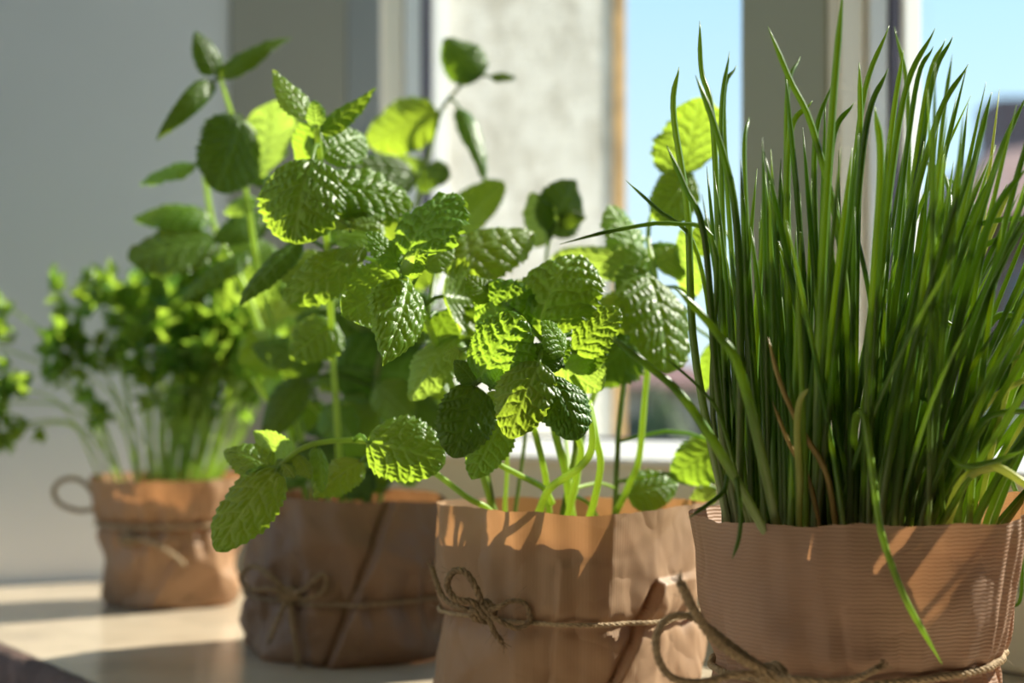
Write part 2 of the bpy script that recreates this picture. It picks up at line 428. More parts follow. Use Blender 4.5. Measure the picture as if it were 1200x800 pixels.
for i, (px, py, D, r, lab) in enumerate([(688, 462, 14, 0.42, 'low dark green bush beyond the window next to the stucco wall'), (775, 458, 17, 0.45, 'dark rounded bush seen through the first pane'),
                                    (1150, 470, 20, 1.9, 'dark bush in front of the red roofed house')]):
    p = P(px, py, D); h = (p.z + 3.2) / 2
    bush((p.x, p.y, -3.2 + h * 0.93), r, r * 0.8, h * 1.0, i * 7.3, 'bush', lab)

def house(name, x0, x1, y0, y1, zb, ze, zr, wallm, label, chim=None):
    c = ((x0 + x1) / 2, (y0 + y1) / 2, zb)
    h = tag(empty(name, c), label, 'house')
    V, Fc = box_prism([(x0, y0), (x1, y0), (x1, y1), (x0, y1)], zb, ze); obj('wall', V, Fc, wallm, h, False)
    o = 0.4; ym = (y0 + y1) / 2; k = (x1 - x0) * 0.22
    V = [(x0 - o, y0 - o, ze), (x1 + o, y0 - o, ze), (x1 + o, y1 + o, ze), (x0 - o, y1 + o, ze), (x0 + k, ym, zr), (x1 - k, ym, zr)]
    obj('roof', V, [(0, 1, 5, 4), (1, 2, 5), (2, 3, 4, 5), (3, 0, 4), (3, 2, 1, 0)], 'roof', h, False)
    n = 4
    for i in range(n):
        xx = x0 + (x1 - x0) * (i + 0.5) / n
        V, Fc = box_prism([(xx - 0.5, y0 - 0.06), (xx + 0.5, y0 - 0.06), (xx + 0.5, y0 + 0.05), (xx - 0.5, y0 + 0.05)], ze - 2.3, ze - 0.9)
        obj('window', V, Fc, 'dark_glass', h, False)
    if chim:
        cx, cz, cw = chim
        V, Fc = box_prism([(cx - cw, ym - cw), (cx + cw, ym - cw), (cx + cw, ym + cw), (cx - cw, ym + cw)], ze, cz); obj('chimney', V, Fc, 'brick', h, False)
    return h
p = P(1085, 260, 24); q = P(1300, 190, 24)
house('house', p.x, p.x + 9.5, 22, 30, -3.2, p.z - 0.2, P(1150, 168, 27).z, 'brick', 'far house of dark red brick with a hipped roof and chimney', chim=(P(1192, 160, 26).x, P(1192, 122, 26).z, 0.55))
house('house', P(640, 0, 40).x, P(870, 0, 40).x, 40, 47, -3.2, P(0, 452, 40).z, P(0, 424, 43).z, 'house_wall', 'far tan rendered house behind the bushes')

# ------------------------------------------------------------------ plant helpers
rngL = random.Random(11)
CAMP = Vector((0, 0, CH))
def leaf_geo(base, tip, width, hint=(0, 0), flip=False, curl=0.6, cup=0.5, fold=0.0, crk=1.0, pt=0.6, twist=0.0, wave=0.03, nu=84, nv=50, seed=0, serr=0.11, yaw=0.0):
    """ovate toothed leaf; returns verts, faces, vein attribute"""
    ax = tip - base; L = ax.length; a = ax / L
    cd = (CAMP - (base + tip) * 0.5).normalized()
    n = cd + Vector((hint[0], 0, hint[1])); n = n - a * n.dot(a); n.normalize()
    if flip: n = -n
    side = a.cross(n)
    width = width / max(0.6, abs(n.dot(cd)))
    u = np.linspace(0, 1, nu + 1); v = np.linspace(-1, 1, nv + 1)
    w0 = (u ** 0.44) * ((1 - u) ** (pt * 1.05 + 0.12)); w0 = w0 / w0.max()
    th = curl * (0.5 - u)
    cx = np.concatenate([[0], np.cumsum(np.cos((th[1:] + th[:-1]) / 2))]); cz = np.concatenate([[0], np.cumsum(np.sin((th[1:] + th[:-1]) / 2))])
    ch = math.hypot(cx[-1], cz[-1]); cx, cz = cx / ch * L, cz / ch * L
    U, Vv = np.meshgrid(u, v, indexing='ij')
    W0 = w0[:, None] * np.ones_like(Vv)
    sd = float(seed)
    asym = 1 + 0.07 * math.sin(sd * 1.7) * np.sign(Vv) + 0.05 * np.sin(U * 5 + sd) * np.sign(Vv)
    teeth = ((U * 12 + 0.15 * seed + np.where(Vv > 0, 0.4, 0)) % 1.0); teeth = np.where(teeth < 0.72, teeth / 0.72, (1 - teeth) / 0.28)
    h = width * 0.5 * W0 * asym * (1 + serr * (teeth - 0.6) * np.abs(Vv) ** 3)
    xs = np.abs(h * Vv) / L; xq = h * Vv / L
    wu = 0.10 * np.sin(xq * 17 + sd) + 0.07 * np.sin(U * 23 + xq * 9 + 2 * sd) + 0.05 * np.sin(xq * 41 - U * 15 + 3 * sd)
    wx = 0.22 * np.sin(U * 19 + sd * 1.3) + 0.16 * np.sin(U * 37 - xq * 21 + sd) + 0.12 * np.sin(xq * 33 + U * 11)
    q = (U - 0.62 * xs + 0.25 * xs ** 2) * 6.5 + wu + np.where(Vv > 0, 0.35, 0.0) + 0.13 * (seed % 5)
    sv = np.abs(np.sin(np.pi * q))
    fq = np.floor(q)
    pch = xs * 15 + wx + 0.43 * fq * (1.3 + 0.1 * (seed % 7))
    pv = np.abs(np.sin(np.pi * pch))
    q3 = q * 2.0 + 0.35 * np.sin(pch * 2.1 + sd)
    tv = np.abs(np.sin(np.pi * q3))
    pch2 = pch * 2 + 0.5 * np.sin(q * 3 + sd)
    tp = np.abs(np.sin(np.pi * pch2))
    mid = np.clip(np.abs(h * Vv) / (0.055 * width), 0, 1)
    gz = lambda x, k: 1 - np.exp(-k * x)
    cell = gz(sv, 4.5) * (0.35 + 0.65 * gz(pv, 3.6)) * (0.80 + 0.20 * gz(np.minimum(tv, tp), 3.0)) * mid ** 0.7
    cell = 0.72 * cell + 0.28 * sv * pv * mid
    fade = np.clip((1 - np.abs(Vv)) / 0.10, 0.4, 1) * np.clip(U / 0.08, 0, 1) * np.clip((1 - U) / 0.05, 0, 1)
    bz = crk * 0.050 * width * cell * fade
    bz = bz + wave * width * np.sin(2 * np.pi * (2.1 * U + 0.17 * seed) + np.where(Vv > 0, 0.9, 0)) * Vv ** 2
    bz = bz + 0.02 * width * np.sin(2 * np.pi * (5.3 * U + 0.31 * seed) + np.where(Vv > 0, 2.1, 0)) * Vv ** 4
    cp = cup if abs(cup) > 1e-3 else 1e-3
    X = h * np.sin(cp * Vv) / cp; Z = -h * (1 - np.cos(cp * Vv)) / cp + fold * np.abs(Vv) * h + bz
    tw = twist * (U - 0.3)
    Xr = X * np.cos(tw) - Z * np.sin(tw); Zr = X * np.sin(tw) + Z * np.cos(tw)
    TH = th[:, None]
    A = cx[:, None] - Zr * np.sin(TH); Nn = cz[:, None] + Zr * np.cos(TH)
    pts = np.array(base)[None, None, :] + A[..., None] * np.array(a) + Nn[..., None] * np.array(n) + Xr[..., None] * np.array(side)
    verts = pts.reshape(-1, 3).tolist()
    vein = np.clip(1.1 - 1.3 * np.minimum(np.minimum(sv * 2.6, 0.30 + pv * 1.4), np.minimum(mid * 1.1, 0.55 + tp)), 0, 1).reshape(-1).tolist()
    faces = []
    r = nv + 1
    for i in range(nu):
        for j in range(nv):
            k = i * r + j; faces.append((k, k + 1, k + r + 1, k + r))
    return verts, faces, vein
def nearest(path, p):
    return min(path, key=lambda q: (q - p).length)
LEAFN = [0]
def add_leaf(parent, path, base, tip, width, mat='mint', petiole=True, **kw):
    LEAFN[0] += 1; seed = LEAFN[0]
    V, Fc, vein = leaf_geo(base, tip, width, seed=seed, **kw)
    if petiole and path:
        q = nearest(path, base)
        if 0.002 < (q - base).length < 0.075:
            V = [Vector(v) for v in V]; n0 = len(V)
            inn = base + (tip - base) * 0.06
            md = q.lerp(base, 0.55) + Vector((0, 0, 0.12 * (q - base).length))
            tube(catmull([q, md, base, inn], 8), lambda t: 0.0012 - 0.0003 * t, 6, V, Fc)
            vein = list(vein) + [0.8] * (len(V) - n0)
    return obj('leaf', V, Fc, mat, parent, attr=('vein', vein))
def add_stem(parent, pts, r0=0.0022, r1=0.0013, mat='stem', n=28):
    path = catmull([P(*p) if not isinstance(p, Vector) else p for p in pts], n)
    V, Fc = tube(path, lambda t: r0 + (r1 - r0) * t, 8)
    V = [v + Vector((noise.noise(v * 90), noise.noise(v * 90 + Vector((7, 0, 0))), 0)) * 0.0004 for v in V]
    return obj('stem', V, Fc, mat, parent), path
def leaves(stem, path, table, shift=0.0):
    """rows: bx by tx ty D dD width | hx hz flip curl cup crk pt mat"""
    for row in table:
        bx, by, tx, ty, D, dD, wd = row[:7]; D += shift; o = dict(row[7]) if len(row) > 7 else {}
        mat = o.pop('m', 'mint')
        add_leaf(stem, path, P(bx, by, D), P(tx, ty, D + dD), wd / F * (D + dD * 0.5), mat, **o)
def fill_pairs(stem, path, t0, t1, n, size, rng, mat='mint', spread=1.0, **kw):
    for i in range(n):
        t = t0 + (t1 - t0) * (i + 0.5) / n; q = path[int(t * (len(path) - 1))]
        az = rng.uniform(0, math.pi)
        for s in (0, math.pi):
            d = Vector((math.cos(az + s), math.sin(az + s), rng.uniform(-0.35, 0.45))).normalized()
            L = size * rng.uniform(0.7, 1.25); b = q + d * 0.012 * spread
            add_leaf(stem, path, b, b + d * L, L * rng.uniform(0.55, 0.75), rng.choice([mat, mat, 'mint_dark']), hint=(rng.uniform(-0.5, 0.5), rng.uniform(0.2, 1.6)),
                     curl=rng.uniform(0.2, 1.2), cup=rng.uniform(0, 0.8), nu=18, nv=10, **kw)

# ------------------------------------------------------------------ paper, pot, twine
def interp_cols(cols, th, k, chord=False):
    th = th % 360; cs = sorted(cols, key=lambda c: c[0] % 360)
    n = len(cs)
    for i in range(n):
        a = cs[i]; b = cs[(i + 1) % n]; ta = a[0] % 360; tb = b[0] % 360
        if i == n - 1: tb += 360
        t = th if th >= ta else th + 360
        if ta <= t <= tb:
            f = (t - ta) / max(1e-6, tb - ta)
            if chord and k < 4:
                A, B, X = math.radians(ta), math.radians(tb), math.radians(t)
                return a[k] * b[k] * math.sin(B - A) / (a[k] * math.sin(X - A) + b[k] * math.sin(B - X))
            return a[k] * (1 - f) + b[k] * f
    return cs[0][k]
def smooth_arr(a, w):
    if w <= 0: return a
    k = np.ones(2 * w + 1) / (2 * w + 1); p = np.concatenate([a[-w:], a, a[:w]]); return np.convolve(p, k, 'valid')
WR = {}
def wrap(parent, c, cols, zband, mat, steps=(), pleats=(), amp=0.0012, soft=6, pinch=0.0022, seed=0, nth=400, nz=64, rimamp=0.001, chord=False, VN=1.6):
    """cols: (theta, r_top, r_band, r_bottom, z_top)"""
    TH = np.arange(nth) * 360.0 / nth
    cg = random.Random(seed * 13 + 1); CR = []
    for k in range(7):
        a = cg.uniform(0, 6.28); f = cg.uniform(9, 26)
        CR.append(((math.cos(a) * f, math.sin(a) * f), cg.uniform(-26, 26), cg.random(), cg.uniform(0.4, 1.0) * 14 / f))
    arr = [smooth_arr(np.array([interp_cols(cols, t, k, chord) for t in TH]), soft) for k in (1, 2, 3, 4)]
    V = []; UV = []; Fc = []; tab = [0.0] * nth
    for i, t in enumerate(TH):
        rt, rb_, r0, zt = (x[i] for x in arr); ra = math.radians(t); dx, dy = math.cos(ra), math.sin(ra)
        zt = zt + rimamp * (noise.noise(Vector((t * 0.06, seed, 1))) + 0.6 * noise.noise(Vector((t * 0.21, seed, 5))))
        for j in range(nz + 1):
            z = 0.0008 + (zt - 0.0008) * j / nz
            if z > zband: f = (z - zband) / (zt - zband); r = rb_ + (rt - rb_) * (f ** 0.85)
            else: f = z / zband; r = r0 + (rb_ - r0) * f ** 1.2; r -= 0.004 * max(0, 1 - z / 0.008) ** 2
            r -= pinch * math.exp(-((z - zband) / 0.005) ** 2)
            q = Vector((dx * 14, dy * 14, z * 14 + seed * 3.1))
            wr = 0.0
            for (ka, kz, ph, am) in CR: wr += am * (abs(((dx * ka[0] + dy * ka[1]) * 0.07 + z * kz + ph) % 1.0 - 0.5) * 2 - 0.5)
            near = math.exp(-((z - zband) / 0.022) ** 2)
            vert = abs(((t + 9 * noise.noise(Vector((dx * 3, dy * 3, seed)))) / 17.0 + z * 6) % 1.0 - 0.5) * 2 - 0.5
            r += amp * wr * (0.7 + 0.9 * (1 - j / nz)) + amp * VN * vert * near
            for (tt, tb, hh, dec, zmax) in steps:
                tl = tb + (tt - tb) * min(1, z / 0.115); d = (t - tl + 180) % 360 - 180
                if z < zmax and d > 0: r += hh * math.exp(-d / dec) * min(1, d / 1.2)
                elif z < zmax and d > -4: r -= hh * 0.45 * (1 + d / 4.0)
            for (p0, p1, hh, per) in pleats:
                d = (t - p0) % 360
                if d < p1: r += hh * math.sin(d / per * 2 * math.pi + z * 30) * math.sin(math.pi * d / p1) * (0.3 + 0.7 * j / nz)
            if abs(z - zband) < 0.0065: tab[i] = max(tab[i], r)
            V.append(Vector((c[0] + dx * r, c[1] + dy * r, z))); UV.append((ra * 0.066, z + 0.0005 * noise.noise(q * 2)))
    r = nz + 1
    for i in range(nth):
        for j in range(nz):
            a = i * r + j; b = ((i + 1) % nth) * r + j; Fc.append((a, b, b + 1, a + 1))
    WR[parent.name] = tab
    return obj('paper_wrap', V, Fc, mat, parent, uv=UV)
def pot_soil(parent, c, cols, gap, z, zs, chord=False):
    V = []; Fc = []; n = 72
    S = [Vector((c[0], c[1], zs + 0.003))]; SF = []; m = 10
    RR = [interp_cols(cols, 360.0 * i / n, 1, chord) - gap for i in range(n)]
    prof = [(0.74, 0.001), (0.76, 0.001), (0.86, z * 0.5), (0.93, z - 0.012), (1.0, z - 0.010), (1.0, z), (0.965, z), (0.93, z - 0.02), (0.76, 0.004)]
    for i in range(n):
        a = 2 * math.pi * i / n
        for (pr, pz) in prof: V.append(Vector((c[0] + math.cos(a) * pr * RR[i], c[1] + math.sin(a) * pr * RR[i], pz)))
    k = len(prof)
    for i in range(n):
        for j in range(k - 1):
            a = i * k + j; b = ((i + 1) % n) * k + j; Fc.append((a, b, b + 1, a + 1))
    obj('pot', V, Fc, 'pot', parent)
    for j in range(1, m + 1):
        for i in range(n):
            a = 2 * math.pi * i / n; rr = RR[i] * 0.945 * j / m; p = Vector((c[0] + math.cos(a) * rr, c[1] + math.sin(a) * rr, zs))
            p.z += 0.0035 * noise.noise(p * 160) + 0.002 * noise.noise(p * 420); S.append(p)
    for i in range(n): SF.append((0, 1 + i, 1 + (i + 1) % n))
    for j in range(m - 1):
        for i in range(n):
            a = 1 + j * n + i; b = 1 + j * n + (i + 1) % n; SF.append((a, a + n, b + n, b))
    obj('soil', S, SF, 'soil', parent)
def twine(name, parent, pts, r=0.0016, mat='twine', turns=None, strands=3, fuzz=40, n=None, fray=0, seed=1):
    rg = random.Random(seed)
    L = sum((Vector(pts[i + 1]) - Vector(pts[i])).length for i in range(len(pts) - 1))
    n = n or max(24, int(L / 0.0011)); path = catmull(pts, n); fr = frames(path)
    turns = turns or L / 0.0095
    V = []; Fc = []
    for s in range(strands):
        pp = []
        for i, p in enumerate(path):
            a = 2 * math.pi * (s / strands + turns * i / n); pp.append(p + (fr[i][1] * math.cos(a) + fr[i][2] * math.sin(a)) * r * 0.52)
        tube(pp, r * 0.60, 6, V, Fc)
    for k in range(fuzz):
        i = rg.randrange(n); p = path[i]; d = (fr[i][1] * rg.uniform(-1, 1) + fr[i][2] * rg.uniform(-1, 1) + fr[i][0] * rg.uniform(-0.8, 0.8)).normalized()
        l = rg.uniform(0.002, 0.007); b = Vector((rg.uniform(-1, 1), rg.uniform(-1, 1), rg.uniform(-1, 1))) * l * 0.4
        tube(catmull([p, p + d * l * 0.5, p + d * l + b], 5), 0.00007, 3, V, Fc)
    for k in range(fray):
        p = path[-1]; d = (fr[-1][0] + fr[-1][1] * rg.uniform(-0.7, 0.7) + fr[-1][2] * rg.uniform(-0.7, 0.7)).normalized(); l = rg.uniform(0.002, 0.006)
        tube(catmull([p - fr[-1][0] * 0.002 + (d - fr[-1][0]) * r, p + d * l * 0.5, p + d * l], 4), 0.00016, 3, V, Fc)
    return obj(name, V, Fc, mat, parent)
def band(parent, c, cols, z, mat, r, extra=0.0008, a0=0, a1=360, dz=lambda t: 0.0, fuzz=60):
    pts = []
    for k in range(121):
        t = a0 + (a1 - a0) * k / 120; tb_ = WR[parent.name]; n_ = len(tb_); i_ = int(round(t / 360 * n_)); rr = sum(max(tb_[(i_ + j + m) % n_] for m in (-2, 0, 2)) for j in range(-5, 6)) / 11 + extra - 0.0010
        pts.append(Vector((c[0] + math.cos(math.radians(t)) * rr, c[1] + math.sin(math.radians(t)) * rr, z + dz(t))))
    return twine('twine_band', parent, pts, r, mat, fuzz=fuzz)
def knot(parent, p, r, mat, seed=1):
    rg = random.Random(seed); pts = []
    for k in range(26):
        a = k * 1.25; b = k * 0.71
        pts.append(p + Vector((math.cos(a) * r * 1.3, math.sin(b) * r * 0.6, math.sin(a) * r * 1.1 * math.cos(b))))
    return twine('twine_knot', parent, pts, r * 0.55, mat, fuzz=25, n=160, seed=seed)

# ================================================================== chives
c1 = P(998, 0, 0.62); c1 = (c1.x, c1.y)
chv = tag(empty('potted_chives', (c1[0], c1[1], 0)), 'dense pot of tall green chives in ribbed brown paper tied with twine', 'potted plant')
cols1 = [(0, .0725, .0610, .058, .128), (20, .0715, .061, .058, .127), (60, .0700, .061, .058, .121), (120, .0700, .061, .058, .119), (180, .0705, .0600, .057, .1185), (225, .0708, .0605, .057, .1175),
         (270, .0708, .0605, .057, .1190), (300, .0712, .0605, .057, .1185), (318, .0718, .0607, .057, .1180), (335, .0722, .061, .058, .1225), (350, .0728, .061, .058, .1300)]
w1 = wrap(chv, c1, cols1, 0.056, 'kraft_ribbed', steps=[(345, 352, .0016, 14, 1), (250, 262, .0007, 12, .085)], pleats=[(308, 62, .0011, 8.5), (215, 50, .0003, 11)], amp=0.0014, soft=8, seed=2)
pot_soil(chv, c1, cols1, 0.008, 0.111, 0.102)
band(chv, c1, cols1, 0.056, 'twine', 0.0015, 0.0012, 262, 622, dz=lambda t: 0.0035 * math.cos(math.radians(t - 5)) + 0.0005, fuzz=90)
kp = P(905, 790, 0.553)
knot(chv, kp, 0.0034, 'twine', 3)
twine('bow_loop', chv, [kp, P(862, 790, .548), P(822, 799, .541), P(788, 794, .537), P(771, 770, .535), P(770, 742, .536), P(784, 724, .539), P(808, 722, .543), P(834, 738, .547), P(868, 764, .550), kp], 0.00145, 'twine', fuzz=60, seed=4)
twine('twine_end', chv, [kp, P(868, 771, .546), P(836, 747, .540), P(814, 716, .535), P(798, 684, .531)], 0.0019, 'twine', fuzz=40, fray=30, seed=5)
twine('twine_end', chv, [kp, P(930, 795, .545), P(975, 799, .545), P(1005, 794, .548), P(1028, 783, .550)], 0.0014, 'twine', fuzz=30, fray=30, seed=6)

BR = random.Random(21)
def blade(pts, r=0.0017, mat='chive', n=18, flat=1.0, dark=0.0):
    path = catmull(pts, n)
    V, Fc = tube(path, lambda t: r * (0.85 + 0.15 * min(1, t * 4)) * (1 - 0.42 * t) * min(1.0, (1.0 - t) * 7 + 0.12), 6)
    at = [min(1, i / (n - 1)) for i in range(n) for _ in range(6)]
    return obj('blade', V, Fc, mat, chv, attr=('along', at))
def soilp(px, D):
    x = (px - 600) / F * D - c1[0]; y = D - c1[1]; r = math.hypot(x, y); k = min(1.0, 0.056 / max(r, 1e-6))
    return Vector((c1[0] + x * k, c1[1] + y * k, 0.100))
# traced outliers: soil pixel, depth then pixel points with depth
traced = [
    (838, .60, [(815, 420, .60), (806, 250, .605), (789, 130, .61), (796, 78, .61)], .0019),
    (850, .63, [(846, 420, .64), (836, 150, .645), (822, 83, .65), (820, 24, .65)], .0017),
    (862, .60, [(868, 420, .59), (862, 250, .585), (838, 150, .58), (815, 88, .58)], .0020),
    (846, .59, [(842, 470, .585), (826, 280, .58), (803, 220, .578), (781, 170, .577)], .0017),
    (860, .65, [(852, 400, .66), (845, 150, .665), (855, 60, .67)], .0016),
    (872, .66, [(864, 400, .67), (848, 130, .675), (863, 76, .68)], .0016),
    (880, .66, [(878, 350, .68), (872, 180, .69), (878, 137, .70)], .0016),
    (1000, .60, [(990, 330, .59), (955, 160, .585), (925, 92, .582), (900, 31, .58)], .0017),
    (930, .65, [(925, 350, .67), (922, 120, .68), (938, 66, .69)], .0016),
    (955, .58, [(962, 350, .57), (975, 136, .565), (988, -15, .562)], .0021),
    (930, .61, [(925, 400, .60), (924, 170, .60), (952, 118, .60)], .0019),
    (965, .63, [(958, 350, .63), (955, 170, .63), (975, 98, .635)], .0017),
    (970, .61, [(968, 350, .60), (975, 170, .60), (1001, 120, .60)], .0018),
    (1000, .62, [(1003, 350, .62), (1008, 160, .62), (1007, 73, .62)], .0017),
    (985, .63, [(992, 350, .63), (1010, 125, .63), (1042, 30, .63)], .0017),
    (990, .60, [(998, 350, .60), (1015, 150, .60), (1041, 80, .60)], .0018),
    (1030, .66, [(1060, 350, .68), (1064, 120, .70), (1048, 31, .70)], .0015),
    (1010, .62, [(1025, 350, .62), (1045, 150, .62), (1059, 58, .62)], .0017),
    (1020, .61, [(1030, 350, .61), (1058, 120, .61), (1096, 33, .61)], .0018),
    (1030, .63, [(1045, 350, .64), (1072, 110, .65), (1094, 54, .65)], .0016),
    (1040, .64, [(1055, 350, .65), (1085, 110, .66), (1108, 46, .66)], .0016),
    (1045, .63, [(1062, 350, .63), (1090, 110, .64), (1117, 42, .64)], .0017),
    (1030, .61, [(1050, 350, .61), (1095, 150, .61), (1135, 75, .61)], .0018),
    (1050, .66, [(1085, 350, .68), (1104, 150, .69), (1116, 63, .70)], .0015),
    (1070, .60, [(1105, 380, .60), (1140, 200, .60), (1162, 108, .60)], .0018),
    (1010, .58, [(1020, 400, .57), (1032, 200, .565), (1025, 124, .56)], .0021),
    (1075, .60, [(1120, 380, .59), (1165, 200, .59), (1203, 112, .59)], .0018),
    (1080, .58, [(1115, 420, .57), (1160, 260, .56), (1204, 195, .555)], .0020),
    (1085, .60, [(1120, 480, .58), (1165, 330, .57), (1215, 235, .565)], .0020),
    (1090, .62, [(1130, 430, .62), (1180, 290, .62), (1230, 240, .62)], .0018),
    (845, .60, [(835, 480, .60), (838, 290, .60), (790, 262, .595), (720, 270, .59), (656, 286, .585)], .0013),
    (850, .61, [(838, 430, .61), (815, 290, .605), (770, 245, .60), (733, 211, .60)], .0011),
    (880, .56, [(850, 540, .555), (800, 465, .55), (755, 425, .548), (713, 392, .546)], .0023),
    (852, .58, [(848, 500, .575), (820, 455, .57), (775, 415, .567)], .0009),
    (856, .57, [(858, 560, .565), (846, 578, .558), (807, 607, .548)], .0014),
    (905, .57, [(872, 450, .55), (840, 390, .545), (790, 335, .54)], .0023),
    (868, .575, [(865, 560, .56), (868, 600, .552), (866, 630, .549), (858, 655, .548)], .0012),
    (1010, .60, [(1045, 420, .60), (1085, 372, .60), (1130, 388, .60)], .0013),
    (1000, .60, [(1040, 500, .59), (1065, 466, .585), (1110, 476, .58)], .0013),
    (1050, .60, [(1090, 520, .58), (1125, 545, .56), (1165, 540, .555), (1200, 528, .55)], .0016),
    (1040, .62, [(1100, 300, .60), (1150, 262, .59), (1230, 255, .585)], .0017),
    (1060, .61, [(1120, 340, .60), (1170, 280, .59), (1240, 262, .585)], .0017),
    (1090, .61, [(1150, 400, .60), (1200, 370, .60), (1260, 380, .60)], .0018),
    (1085, .59, [(1140, 510, .575), (1185, 482, .57), (1240, 490, .565)], .0017),
    (1070, .63, [(1110, 300, .66), (1110, 215, .69), (1085, 190, .71), (1070, 182, .72)], .0014),
    (1075, .63, [(1135, 300, .66), (1140, 240, .69), (1115, 212, .71), (1092, 222, .72)], .0014),
    (1100, .64, [(1180, 560, .66), (1196, 640, .68), (1196, 700, .68), (1184, 712, .68)], .0013),
    (1020, .58, [(1050, 590, .57), (1062, 552, .57), (1068, 565, .57), (1066, 600, .57)], .0014),
]
for (sp, D, pts, r) in traced:
    blade([soilp(sp, D)] + [P(*q) for q in pts], r, n=22)
special = [
    ([soilp(1000, .60), P(1000, 545, .580), P(1003, 490, .565), P(1013, 490, .556), P(1022, 550, .548), P(1033, 625, .541), P(1058, 695, .541), P(1082, 740, .544), P(1104, 778, .548)], .0018, 'chive_sunlit', 30),
    ([soilp(937, .58), P(937, 570, .568), P(934, 500, .56), P(938, 468, .556), P(948, 455, .553)], .0017, 'chive_yellow', 20),
    ([soilp(1095, .575), P(1125, 570, .57), P(1160, 548, .56), P(1185, 556, .552), P(1225, 585, .545)], .0024, 'chive_yellow', 22),
    ([soilp(985, .58), P(970, 560, .57), P(940, 505, .565), P(915, 450, .562), P(900, 395, .562)], .0015, 'chive_dry', 18),
    ([soilp(968, .575), P(950, 570, .57), P(925, 520, .565), P(905, 470, .563)], .0012, 'chive_dry', 16),
    ([soilp(1060, .62), P(1064, 560, .60), P(1064, 520, .60)], .0022, 'chive_yellow', 12),
    ([soilp(1090, .64), P(1150, 470, .64), P(1190, 420, .65), P(1240, 400, .65)], .0016, 'chive_yellow', 18),
    ([soilp(1100, .60), P(1140, 500, .59), P(1190, 450, .58), P(1235, 445, .575)], .0017, 'chive_yellow', 18),
]
for (pts, r, mt, n) in special: blade(pts, r, mt, n)
NR = 236
for i in range(NR):
    rr = 0.055 * math.sqrt((i + 0.5) / NR); a = i * 2.39996 + BR.uniform(-0.3, 0.3)
    ox, oy = math.cos(a) * rr, math.sin(a) * rr
    b = Vector((c1[0] + ox, c1[1] + oy, 0.100)); kx = ox / 0.055; ky = oy / 0.055
    lx = kx * 0.030 + 0.010 + BR.gauss(0, 0.019); ly = ky * 0.028 + BR.gauss(0, 0.017)
    if BR.random() < 0.22: lx += BR.gauss(0, 0.022)
    if kx > -0.2: lx += (kx + 0.2) * BR.uniform(0.0, 0.085)
    if kx < -0.3: lx = max(-0.010, min(lx, 0.014))
    h = min(0.212, max(0.08, BR.gauss(0.150 + 0.022 * max(0, kx), 0.032))) - 0.20 * max(0, abs(lx) - 0.05)
    if kx < -0.3: h = min(h, 0.17)
    bow = BR.uniform(1.0, 1.7); drop = BR.uniform(0, 0.02) if BR.random() < 0.25 else 0
    pts = []
    for k in range(6):
        t = k / 5.0; pts.append(b + Vector((lx * t ** bow, ly * t ** bow, h * t - drop * t ** 4)))
    q = BR.random()
    blade(pts, BR.uniform(0.0011, 0.0019), 'chive_yellow' if (q < 0.10 and kx > 0.25) else 'chive_sunlit' if (q < 0.36 and kx > 0.1) or q < 0.06 else 'chive', n=14)  # sunlit colour goes to more blades on the right

# ================================================================== mint in the folded paper bag (pot 3)
c3 = P(657, 0, 0.76); c3 = (c3.x, c3.y)
balm = tag(empty('potted_mint', (c3[0], c3[1], 0)), 'bushy wrinkled mint in a creased tan paper bag with sunlit side', 'potted plant')
def rel(px, D, c): x = (px - 600) / F * D - c[0]; y = D - c[1]; return math.degrees(math.atan2(y, x)) % 360, math.hypot(x, y)
def ztop(py, D): return CH - (py - YH) / F * D
cols3 = []
for (px, D, py, k) in [(718, .690, 603, 0), (690, .688, 605, 0), (600, .694, 599, 0), (520, .728, 591, 0), (508, .752, 588, 0), (520, .80, 586, 0), (580, .828, 583, 0), (690, .835, 583, 0), (785, .815, 583, 0), (826, .775, 588, 0), (815, .745, 590, 0), (770, .712, 597, 0)]:
    t, r = rel(px, D, c3); cols3.append((t, r, r * 0.965, r * 1.0, ztop(py, D)))
w3 = wrap(balm, c3, cols3, 0.058, 'kraft_bag', steps=[(336, 272, .0050, 34, .0785), (268, 262, .0022, 10, .09)], pleats=[(225, 60, .0008, 15)], amp=0.0026, soft=1, pinch=.0026, seed=5, chord=True, VN=0.5)
pot_soil(balm, c3, cols3, 0.005, 0.101, 0.096, True)
def dz3(t): return 0.0025 * math.sin(math.radians(t - 150))
band(balm, c3, cols3, 0.058, 'twine', 0.0011, 0.0012, 238, 598, dz=dz3, fuzz=60)
kp = P(566, 716, .694)
knot(balm, kp, 0.0040, 'twine_dark', 8)
twine('bow_loop', balm, [kp, P(552, 705, .690), P(534, 702, .690), P(524, 685, .692), P(532, 669, .692), P(547, 672, .690), P(560, 694, .690), kp], 0.0017, 'twine_dark', seed=9)
twine('bow_loop', balm, [kp, P(585, 727, .688), P(605, 736, .688), P(620, 728, .690), P(616, 708, .690), P(600, 704, .689), P(582, 712, .688), kp], 0.0013, 'twine_dark', seed=10)
twine('twine_end', balm, [kp, P(574, 728, .690), P(580, 742, .690), P(588, 752, .692)], 0.0014, 'twine_dark', fray=12, seed=11)
twine('twine_end', balm, [kp, P(540, 712, .694), P(520, 700, .705), P(511, 680, .712), P(506, 664, .716)], 0.0014, 'twine_dark', fray=12, seed=12)

pale = dict(m='mint_pale'); dk = dict(m='mint_dark')
def L_(bx, by, tx, ty, D, dD, wd, hx=0, hz=0, **o): o['hint'] = (hx, hz); return (bx, by, tx, ty, D, dD, wd, o)
